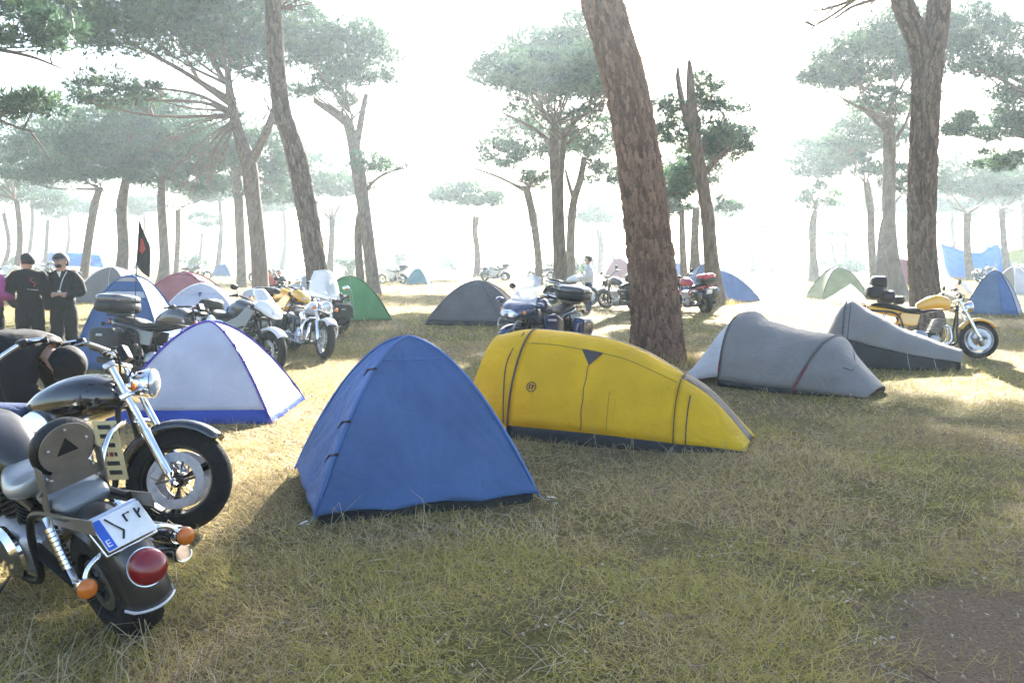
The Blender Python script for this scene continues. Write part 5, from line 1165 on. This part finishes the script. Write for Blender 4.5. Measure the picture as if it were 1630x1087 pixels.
def person(label, loc, rz, J, top_mat, leg_mat, hair='short', cap=None, beard=False, scale=1.0, group='people at the camp', hood=False, puff=0):
    """J: joint positions; x forward, y left, z up"""
    rad = dict(pel=(.165, .125), waist=(.160, .125), chest=(.185, .135), neck=.058, head0=.085, head1=.098, head2=.075,
               shl=.088, shr=.088, ell=.066, elr=.066, wrl=.042, wrr=.042, hal=.036, har=.036, hil=.105, hir=.105, knl=.082, knr=.082, anl=.062, anr=.062, tol=.042, tor=.042)
    J = {k: Vector(v) * scale for k, v in J.items()}
    me = body_mesh(J, rad); me.name = 'person'; me.materials.clear(); me.materials.append(SKIN); me.shade_smooth()
    body = bpy.data.objects.new('person', me); COL.objects.link(body); body.location = loc; body.rotation_euler = (0, 0, rz); tag(body, label, 'person', group)
    n = len(me.vertices); P_ = np.empty(n * 3); me.vertices.foreach_get('co', P_); P_ = P_.reshape(-1, 3); NN = np.empty(n * 3); me.vertices.foreach_get('normal', NN); NN = NN.reshape(-1, 3)
    best = np.full(n, 1e9); reg = np.zeros(n, int)
    for a, b in BONES:
        A_, B_ = np.array(J[a]), np.array(J[b]); d = B_ - A_; t = np.clip(((P_ - A_) @ d) / (d @ d), 0, 1); ra = rad[a][0] if isinstance(rad[a], tuple) else rad[a]; rb = rad[b][0] if isinstance(rad[b], tuple) else rad[b]
        q = np.linalg.norm(P_ - A_ - t[:, None] * d, axis=1) / (ra + (rb - ra) * t)
        c_ = 1 if (a, b) in TOPB else 2 if (a, b) in LEGB else 0
        k = q < best; best[k] = q[k]; reg[k] = c_
    def cloth(name, code, mat, off):
        keep = [tuple(p.vertices) for p in me.polygons if sum(reg[v] == code for v in p.vertices) * 2 >= len(p.vertices)]
        used = sorted({v for f in keep for v in f}); mp = {v: i for i, v in enumerate(used)}
        V = []
        for v in used:
            p, nn = Vector(P_[v]), Vector(NN[v]); V.append(p + nn * (off + .012 * noise.noise(p * 7) + .006 * sin(p.z * 40 + 6 * noise.noise(p * 5))))
        g = MB(); g.add(V, [tuple(mp[v] for v in f) for f in keep]); return g.build(name, mat, body, smooth=180, solid=.012)
    jk = cloth('jacket', 1, top_mat, .020 + puff); tr = cloth('trousers', 2, leg_mat, .012)
    for s_ in 'lr':
        a, t = J['an' + s_], J['to' + s_]; d = (t - a); d.z = 0
        MB().loft([[a.lerp(t, u) * 1.0 + Vector((-d.y, d.x, 0)).normalized() * (w_ * cos(p)) + Vector((0, 0, -a.lerp(t, u).z + h_ / 2 + h_ / 2 * sin(p))) for p in [2 * pi * k / 12 for k in range(12)]] for u, w_, h_ in ((-.35, .03, .06), (-.25, .042, .10), (.3, .045, .10), (.8, .052, .07), (1.25, .045, .055), (1.4, .02, .03))]).build('shoe', SHOE, body, smooth=180)
        # hand: palm and five fingers
        w_, h_ = J['wr' + s_], J['ha' + s_]; dd = (h_ - w_).normalized(); a_, b_, _ = frame_from(dd)
        for f_ in range(4):
            o0 = h_ + a_ * (-.027 + .018 * f_) + dd * .015; L_ = (.065, .078, .072, .056)[f_]
            MB().tube([o0, o0 + dd * L_ * .45 + b_ * .004, o0 + dd * L_ * .75 - b_ * .012, o0 + dd * L_ * .9 - b_ * .028], [.0095, .009, .008, .006], 7, samples=7).build('finger', SKIN, body)
        MB().tube([h_ - dd * .02 + a_ * .03, h_ + dd * .01 + a_ * .05 - b_ * .01, h_ + dd * .035 + a_ * .052 - b_ * .025], [.012, .010, .007], 7, samples=6).build('thumb', SKIN, body)
    # head details
    c = J['head1']; upv = (J['head2'] - J['head0']).normalized(); fw = J.get('face', Vector((1, 0, 0)))
    fw = (Vector(fw) - upv * Vector(fw).dot(upv)).normalized(); sd_ = upv.cross(fw)
    R_ = Matrix((fw, sd_, upv)).transposed()
    MB().ell(c + fw * .105 - upv * .015, (.022, .014, .026), 8, 6, R_).build('nose', SKIN, body)
    for s_ in (-1, 1):
        MB().ell(c + sd_ * s_ * .098 - upv * .01, (.02, .01, .032), 8, 6, R_).build('ear', SKIN, body)
        MB().ell(c + fw * .092 + sd_ * s_ * .034 + upv * .012, (.012, .015, .008), 8, 6, R_).build('eye', HAIR, body)
        MB().ell(c + fw * .094 + sd_ * s_ * .034 + upv * .032, (.010, .022, .005), 8, 4, R_).build('eyebrow', HAIR, body)
    MB().ell(c + fw * .088 - upv * .055, (.012, .026, .007), 8, 5, R_).build('mouth', pmat('lips', (.32, .12, .10), .5), body)
    if beard: MB().ell(c + fw * .048 - upv * .062, (.046, .060, .036), 12, 8, R_).build('beard', HAIR, body)
    def skull(name, mat, r, z0, fw_off=-.012, front=.15):
        rows = []
        for i in range(10):
            ph = pi / 2 * (1 - i / 9 * (1 - z0)); row = []
            for j in range(25):
                a = 2 * pi * j / 24; k = 1.0; zz = sin(ph)
                if cos(a) > .2: zz = max(zz, front)
                row.append(c + fw * fw_off + R_ @ Vector((r * cos(a) * sqrt(max(0, 1 - zz * zz)) * 1.06, r * .97 * sin(a) * sqrt(max(0, 1 - zz * zz)), r * zz * 1.08 + .012)))
            rows.append(row)
        return MB().grid(rows).build(name, mat, body, smooth=180, solid=.012)
    if hood: skull('beanie', CLOTH_B, .125, -.45, -.015, -.05)
    elif cap: 
        skull('hair', HAIR, .106, -.45, -.016, .30); cp_ = skull('cap', cap, .114, .12, -.006, .12)
        MB().ring([(.116, -.012), (.116, .014), (.110, .014), (.110, -.012)], c + upv * .035 - fw * .004, upv, 24).build('cap_band', pmat('cap_band_cloth', (.22, .20, .22), .8, 0, .2, 20), cp_)
    else: skull('hair', HAIR, .102, -.35, -.012, .50)
    return body, J, jk
STAND = dict(pel=(0, 0, .92), waist=(0, 0, 1.06), chest=(.01, 0, 1.28), neck=(.01, 0, 1.44), head0=(.015, 0, 1.50), head1=(.03, 0, 1.58), head2=(.02, 0, 1.65), shl=(0, .175, 1.36), shr=(0, -.175, 1.36),
             ell=(-.03, .25, 1.09), elr=(-.03, -.25, 1.09), wrl=(.05, .26, .86), wrr=(.05, -.26, .86), hal=(.08, .26, .79), har=(.08, -.26, .79), hil=(0, .09, .88), hir=(0, -.09, .88), knl=(.015, .105, .48), knr=(.015, -.105, .48), anl=(-.01, .11, .09), anr=(-.01, -.11, .09), tol=(.13, .13, .05), tor=(.13, -.13, .05))
def pose(**k): d = dict(STAND); d.update(k); return d
p1 = GX(50, 12.6)
b1, J1, jk1 = person('man in black jacket with small red back print, turned away', p1, radians(112), pose(wrl=(.16, .20, .92), hal=(.23, .17, .94), ell=(-.05, .27, 1.10), wrr=(.10, -.24, .88), har=(.16, -.22, .86), face=(.75, .65, 0)), CLOTH_B, CLOTH_T, scale=1.0)
# red S-like emblem and pale line on the jacket's back
ep = []
for i in range(16):
    t = i / 15; ep.append(Vector((-.152 - .004 * sin(pi * t), -.085 + .035 * sin(2 * pi * t), 1.33 - .13 * t)))
MB().tube(ep, .012, 6, flat=.6).build('back_print', REDP, b1)
MB().tube([(-.152, -.005, 1.165), (-.158, -.07, 1.155), (-.145, -.15, 1.145)], .006, 5).build('back_print', LANY, b1)
p2 = GX(104, 12.9)
b2, J2, jk2 = person('bearded man in dark jacket and cap facing the camera with hands joined', p2, radians(-78), pose(ell=(-.02, .27, 1.10), elr=(-.02, -.27, 1.10), wrl=(.20, .10, 1.07), wrr=(.20, -.10, 1.07), hal=(.245, .035, 1.08), har=(.245, -.035, 1.09), face=(1, -.45, 0)), CLOTH_B, CLOTH_T, cap=pmat('black_cap', (.03, .03, .035), .8, 0, .3, 20), beard=True, scale=.995)
MB().tube([(.09, .10, 1.42), (.16, .055, 1.30), (.19, .02, 1.16), (.19, .01, 1.10)], .011, 6, samples=14, flat=.4).build('strap', LANY, b2)
MB().box((.20, .01, 1.10), (.008, .05, .07)).build('badge', BADGE, b2, bevel=.003)
MB().plate([(-.03, 0), (.03, 0), (0, -.09)], (.135, 0, 1.42), (0, 1, 0), (.3, 0, 1), .01).build('shirt_collar', BADGE, b2, smooth=0)
p3 = GX(-10, 12.4)
person('person in magenta jacket cut by the left picture edge', p3, radians(60), pose(ell=(-.02, -.0, 1.1) if False else (-.02, .25, 1.09), wrr=(.18, -.16, 1.05), har=(.24, -.14, 1.07), elr=(-.04, -.28, 1.08)), PINKC, CLOTH_T, scale=1.0)
# bent over the black cruiser
p4 = Vector((-3.93, 6.15, 0))
bend = dict(pel=(-.02, 0, .84), waist=(.10, 0, 1.00), chest=(.34, 0, 1.05), neck=(.55, 0, .93), head0=(.60, 0, .90), head1=(.67, 0, .86), head2=(.74, 0, .83), shl=(.44, .17, .97), shr=(.44, -.17, .97), ell=(.46, .22, .68), elr=(.46, -.22, .68),
            wrl=(.62, .16, .56), wrr=(.62, -.16, .56), hal=(.68, .14, .54), har=(.68, -.14, .54), hil=(-.03, .09, .80), hir=(-.03, -.09, .80), knl=(.10, .11, .44), knr=(.06, -.11, .44), anl=(-.04, .12, .09), anr=(-.08, -.12, .09), tol=(.10, .14, .05), tor=(.06, -.14, .05), face=(.5, 0, -1))
b4, J4, jk4 = person('person in black jacket and beanie bending down behind the black cruiser', p4, radians(-8), bend, CLOTH_B, JEANS, hood=True, puff=.03)
for k in range(5): MB().ell((.30 + .045 * k, -.165 - .004 * k, 1.0 - .035 * k), (.012, .006, .008), 8, 5).build('jacket_print', BADGE, b4)
# small figures farther off
p5 = GX(936, 24); person('person in pale top standing by the pale motorcycle', p5, radians(170), pose(wrl=(.2, .18, 1.05), hal=(.26, .16, 1.08)), pmat('pale_top', (.55, .55, .56), .8, 0, .2, 8), JEANS, scale=.98)
sit = pose(pel=(0, 0, .34), waist=(.02, 0, .48), chest=(.06, 0, .68), neck=(.08, 0, .84), head0=(.09, 0, .90), head1=(.10, 0, .98), head2=(.09, 0, 1.05), shl=(.05, .17, .78), shr=(.05, -.17, .78), ell=(.16, .22, .56), elr=(.16, -.22, .56), wrl=(.34, .14, .50), wrr=(.34, -.14, .50), hal=(.40, .12, .50), har=(.40, -.12, .50),
           hil=(.04, .09, .32), hir=(.04, -.09, .32), knl=(.40, .12, .46), knr=(.40, -.12, .46), anl=(.46, .12, .09), anr=(.46, -.12, .09), tol=(.60, .13, .05), tor=(.60, -.13, .05))
for i, (px, d_, rz_, m_, lb) in enumerate(((434, 34, -100, REDP, 'person in red sitting left of the covered motorcycle'), (446, 34.6, -60, CLOTH_B, 'person in dark top sitting just left of the covered motorcycle'))):
    pp = GX(px, d_); person(lb, pp, radians(rz_), sit, m_, JEANS)
    st = empty('camp_stool', pp, radians(rz_), 'low camp stool under the %s sitting person' % ('red' if i == 0 else 'dark'), 'stool', 'camp stools')
    rbox((0, 0, .21), (.34, .36, .05), 4).build('seat', F_TEAL, st)
    for sx in (-1, 1):
        for sy in (-1, 1): MB().tube([(sx * .13, sy * .14, .19), (sx * .16, sy * .16, 0)], .012, 6).build('leg', STEEL, st)
# ================================================================ grass, straw and litter on the ground
def ramp_mat(name, stops, rough=.8, trans=.25):
    m = bpy.data.materials.new(name); m.use_nodes = True; n = m.node_tree; L = n.links
    b = n.nodes['Principled BSDF']; b.inputs['Roughness'].default_value = rough; b.inputs['Specular IOR Level'].default_value = .25
    at = n.nodes.new('ShaderNodeAttribute'); at.attribute_name = 'tone'; r = n.nodes.new('ShaderNodeValToRGB'); L.new(at.outputs['Fac'], r.inputs[0])
    r.color_ramp.elements[0].position = stops[0][0]; r.color_ramp.elements[0].color = (*stops[0][1], 1); r.color_ramp.elements[1].position = stops[-1][0]; r.color_ramp.elements[1].color = (*stops[-1][1], 1)
    for p, c in stops[1:-1]: e = r.color_ramp.elements.new(p); e.color = (*c, 1)
    L.new(r.outputs[0], b.inputs['Base Color']); tr = n.nodes.new('ShaderNodeBsdfTranslucent'); L.new(r.outputs[0], tr.inputs[0])
    ms = n.nodes.new('ShaderNodeMixShader'); ms.inputs[0].default_value = trans; L.new(b.outputs[0], ms.inputs[1]); L.new(tr.outputs[0], ms.inputs[2]); L.new(ms.outputs[0], n.nodes['Material Output'].inputs[0])
    return m
GRASSM = ramp_mat('grass_blades', [(0, (.17, .11, .065)), (.22, (.36, .25, .13)), (.42, (.58, .44, .23)), (.60, (.52, .41, .11)), (.78, (.37, .34, .065)), (1, (.20, .23, .05))])
STRAWM = ramp_mat('straw_stalks', [(0, (.22, .13, .09)), (.5, (.42, .34, .21)), (1, (.62, .54, .36))], .7, .15)
LITM = ramp_mat('leaf_litter', [(0, (.12, .08, .05)), (.5, (.35, .28, .19)), (1, (.66, .62, .52))], .8, .1)
rg = np.random.default_rng(5)
def vnoise(x, y, sc, seed):
    """cheap smooth value noise"""
    r = np.random.default_rng(seed); T = r.random((64, 64)); u = x * sc; v = y * sc; i = np.floor(u).astype(int); j = np.floor(v).astype(int); f = u - i; g = v - j
    f = f * f * (3 - 2 * f); g = g * g * (3 - 2 * g); a = T[i % 64, j % 64]; b = T[(i + 1) % 64, j % 64]; c = T[i % 64, (j + 1) % 64]; d = T[(i + 1) % 64, (j + 1) % 64]
    return (a * (1 - f) + b * f) * (1 - g) + (c * (1 - f) + d * f) * g
def soil_mask(x, y): return np.clip((x - .98 * y + 2.15 + (vnoise(x, y, 1.6, 3) - .5) * 1.2) / .5, 0, 1)
def scatter(y0, y1, dens, rng):
    n = int(dens * .66 * (y1 * y1 - y0 * y0)); y = np.sqrt(rng.uniform(y0 * y0, y1 * y1, n)); x = rng.uniform(-.66, .66, n) * y
    return x, y
def blades(x, y, L, w_, incl, tone, rng, seg=2):
    n = len(x); az = rng.uniform(0, 2 * pi, n); d = np.stack([np.cos(az), np.sin(az)], 1); s = np.stack([-np.sin(az), np.cos(az)], 1) * w_[:, None]
    base = np.stack([x, y, np.full(n, .0)], 1); h1 = L * np.sin(incl) * .6; r1 = L * np.cos(incl) * .5
    droop = rng.uniform(-.25, .5, n); h2 = np.maximum(.006, h1 + L * .45 * np.sin(incl - droop)); r2 = r1 + L * .5 * np.cos(incl - droop)
    def P_(r, h, k, sg): q = base.copy(); q[:, :2] += d * r[:, None] + s * (k * sg); q[:, 2] = h + .002; return q
    if seg == 1:
        V = np.stack([P_(r1 * 0, h1 * 0, 1, 1), P_(r1 * 0, h1 * 0, 1, -1), P_(r2, h2, 0, 0)], 1); F = np.arange(n * 3).reshape(-1, 3); k = 3
    else:
        V = np.stack([P_(r1 * 0, h1 * 0, 1, 1), P_(r1 * 0, h1 * 0, 1, -1), P_(r1, h1, .8, 1), P_(r1, h1, .8, -1), P_(r2, h2, 0, 0)], 1); k = 5
        o = np.arange(n)[:, None] * 5; F = np.concatenate([o + np.array([0, 1, 3]), o + np.array([0, 3, 2]), o + np.array([2, 3, 4])])
    return V.reshape(-1, 3), F, np.repeat(tone, k)
out = []
for (y0, y1, dens, L0, w0, seg) in ((2.1, 4.6, 6500, .075, .0013, 2), (4.6, 8.5, 3000, .08, .0018, 2), (8.5, 16, 620, .10, .004, 1), (16, 36, 150, .13, .008, 1), (36, 80, 22, .30, .018, 1)):
    x, y = scatter(y0, y1, dens, rg)
    patch = vnoise(x, y, 1.1, 11) * .6 + vnoise(x, y, 3.7, 12) * .4; moss = vnoise(x, y, .5, 13) * .65 + vnoise(x, y, 1.7, 14) * .35
    keep = rg.random(len(x)) < (np.clip(-.15 + 1.9 * patch, .18, 1) * (1 - .88 * soil_mask(x, y))); x, y, patch, moss = x[keep], y[keep], patch[keep], moss[keep]; n = len(x)
    g = np.clip((moss - .47) * 6, 0, 1); tone = np.where(rg.random(n) < (.13 + .60 * g), rg.normal(.68, .10, n), rg.normal(.33, .13, n))
    incl = np.clip(rg.normal(.30, .26, n), .03, 1.3); L = L0 * rg.uniform(.5, 1.6, n) * (.7 + .7 * patch)
    out.append(blades(x, y, L, w0 * rg.uniform(.6, 1.4, n), incl, np.clip(tone, 0, 1), rg, seg))
V, F, T = join(out); go = npmesh('grass', V, F, GRASSM, None, False, T); tag(go, 'matted dry grass with mossy green patches', 'grass', kind='stuff')
# long straw stalks: kinked three-point ribbons
def stalks(n, xs, ys, L, lie, rng, tone, w_=.0022):
    Vs, Fs, Ts = [], [], []; o = 0
    for k in range(n):
        p = Vector((xs[k], ys[k], 0)); az = rng.uniform(0, 2 * pi); up = lie[k]; d = Vector((cos(az) * cos(up), sin(az) * cos(up), sin(up))); m1 = p + d * L[k] * rng.uniform(.4, .75)
        d2 = Vector((cos(az + rng.normal(0, .4)) , sin(az + rng.normal(0, .4)), rng.normal(-.15, .5) if up > .4 else 0)).normalized(); e = m1 + d2 * L[k] * rng.uniform(.25, .6)
        m1.z = max(m1.z, .008); e.z = max(e.z, .006); a, b, _ = frame_from((e - p)); q = []
        for pt, ww in ((p, 1), (m1, .85), (e, .35)):
            for t in (0, 2.1, 4.2): q.append(pt + (a * cos(t) + b * sin(t)) * w_ * ww)
        Vs += q; 
        for r in (0, 3):
            for t in range(3): Fs += [(o + r + t, o + r + (t + 1) % 3, o + r + 3 + (t + 1) % 3), (o + r + t, o + r + 3 + (t + 1) % 3, o + r + 3 + t)]
        o += 9; Ts += [tone[k]] * 9
    return np.array([tuple(v) for v in Vs]), np.array(Fs), np.array(Ts)
x, y = scatter(2.2, 9, 60, rg); k = (soil_mask(x, y) < .4) & (vnoise(x, y, 1.3, 21) > .42); x, y = x[k], y[k]; n = len(x)
so = [stalks(n, x, y, rg.uniform(.06, .24, n), np.where(rg.random(n) < .10, rg.uniform(.5, 1.4, n), rg.uniform(.0, .16, n)), rg, rg.uniform(.35, 1, n), .0022)]
n = 230; so.append(stalks(n, rg.normal(-1.55, .38, n), rg.normal(2.95, .28, n), rg.uniform(.12, .42, n), np.clip(rg.normal(1.0, .35, n), .1, 1.5), rg, rg.uniform(.0, .75, n), .0019))
n = 45; so.append(stalks(n, rg.uniform(-1.15, .3, n), rg.normal(4.75, .16, n), rg.uniform(.12, .35, n), np.clip(rg.normal(1.0, .35, n), .1, 1.5), rg, rg.uniform(.45, 1, n), .0018))
n = 70; so.append(stalks(n, rg.uniform(.4, 2.4, n), rg.normal(6.55, .25, n), rg.uniform(.15, .4, n), np.clip(rg.normal(.9, .4, n), .05, 1.5), rg, rg.uniform(.3, 1, n), .002))
x, y = scatter(2.2, 9, 7, rg); n = len(x); so.append(stalks(n, x, y, rg.uniform(.06, .22, n), rg.uniform(0, .12, n), rg, rg.uniform(0, .12, n), .0042))
k = 900; x = rg.uniform(.6, 3.4, k); y = rg.uniform(2.3, 5.2, k); q = soil_mask(x, y) > .3; x, y = x[q], y[q]; n = len(x); so.append(stalks(n, x, y, rg.uniform(.03, .10, n), rg.uniform(0, .1, n), rg, rg.uniform(0, .7, n), .0014))
V, F, T = join(so); tag(npmesh('straw', V, F, STRAWM, None, False, T), 'pale broken straw stalks strewn over the grass', 'straw', kind='stuff')
x, y = scatter(2.2, 10, 48, rg); k = 700; x = np.concatenate([x, rg.uniform(1.0, 3.4, k)]); y = np.concatenate([y, rg.uniform(2.3, 4.6, k)]); n = len(x); az = rg.uniform(0, 6.28, n); sz = rg.uniform(.004, .014, n); V = np.zeros((n, 4, 3))
for q, (a, b) in enumerate(((-1, -.5), (.3, -.7), (1.1, .4), (-.3, .7))):
    V[:, q, 0] = x + sz * (a * np.cos(az) - b * np.sin(az)); V[:, q, 1] = y + sz * (a * np.sin(az) + b * np.cos(az)); V[:, q, 2] = .012 + rg.uniform(0, .018, n)
lt = npmesh('leaf_litter', V.reshape(-1, 3), np.arange(n * 4).reshape(-1, 4), LITM, None, False, np.repeat(np.clip(rg.normal(.32, .22, n), 0, .7), 4)); tag(lt, 'small pale leaf and bark flakes scattered over the grass', 'litter', kind='stuff')

# taller tufts round the feet of the near trunks
out = []
for (px_, d_, r_0) in ((1048, 13.0, .50), (514, 18.0, .34), (1480, 17.0, .46), (1141, 29, .4), (418, 30, .4), (592, 34, .5)):
    c_ = GX(px_, d_); n = 900; a_ = rg.uniform(0, 2 * pi, n); rr = r_0 + np.abs(rg.normal(0, .22, n)) - .04
    out.append(blades(c_.x + rr * np.cos(a_), c_.y + rr * np.sin(a_), rg.uniform(.08, .26, n), rg.uniform(.003, .006, n), np.clip(rg.normal(.95, .3, n), .2, 1.5), np.clip(rg.normal(.45, .2, n), 0, 1), rg, 2))
V, F, T = join(out); tag(npmesh('grass', V, F, GRASSM, None, False, T), 'taller dry tufts round the feet of the trunks', 'grass', kind='stuff')
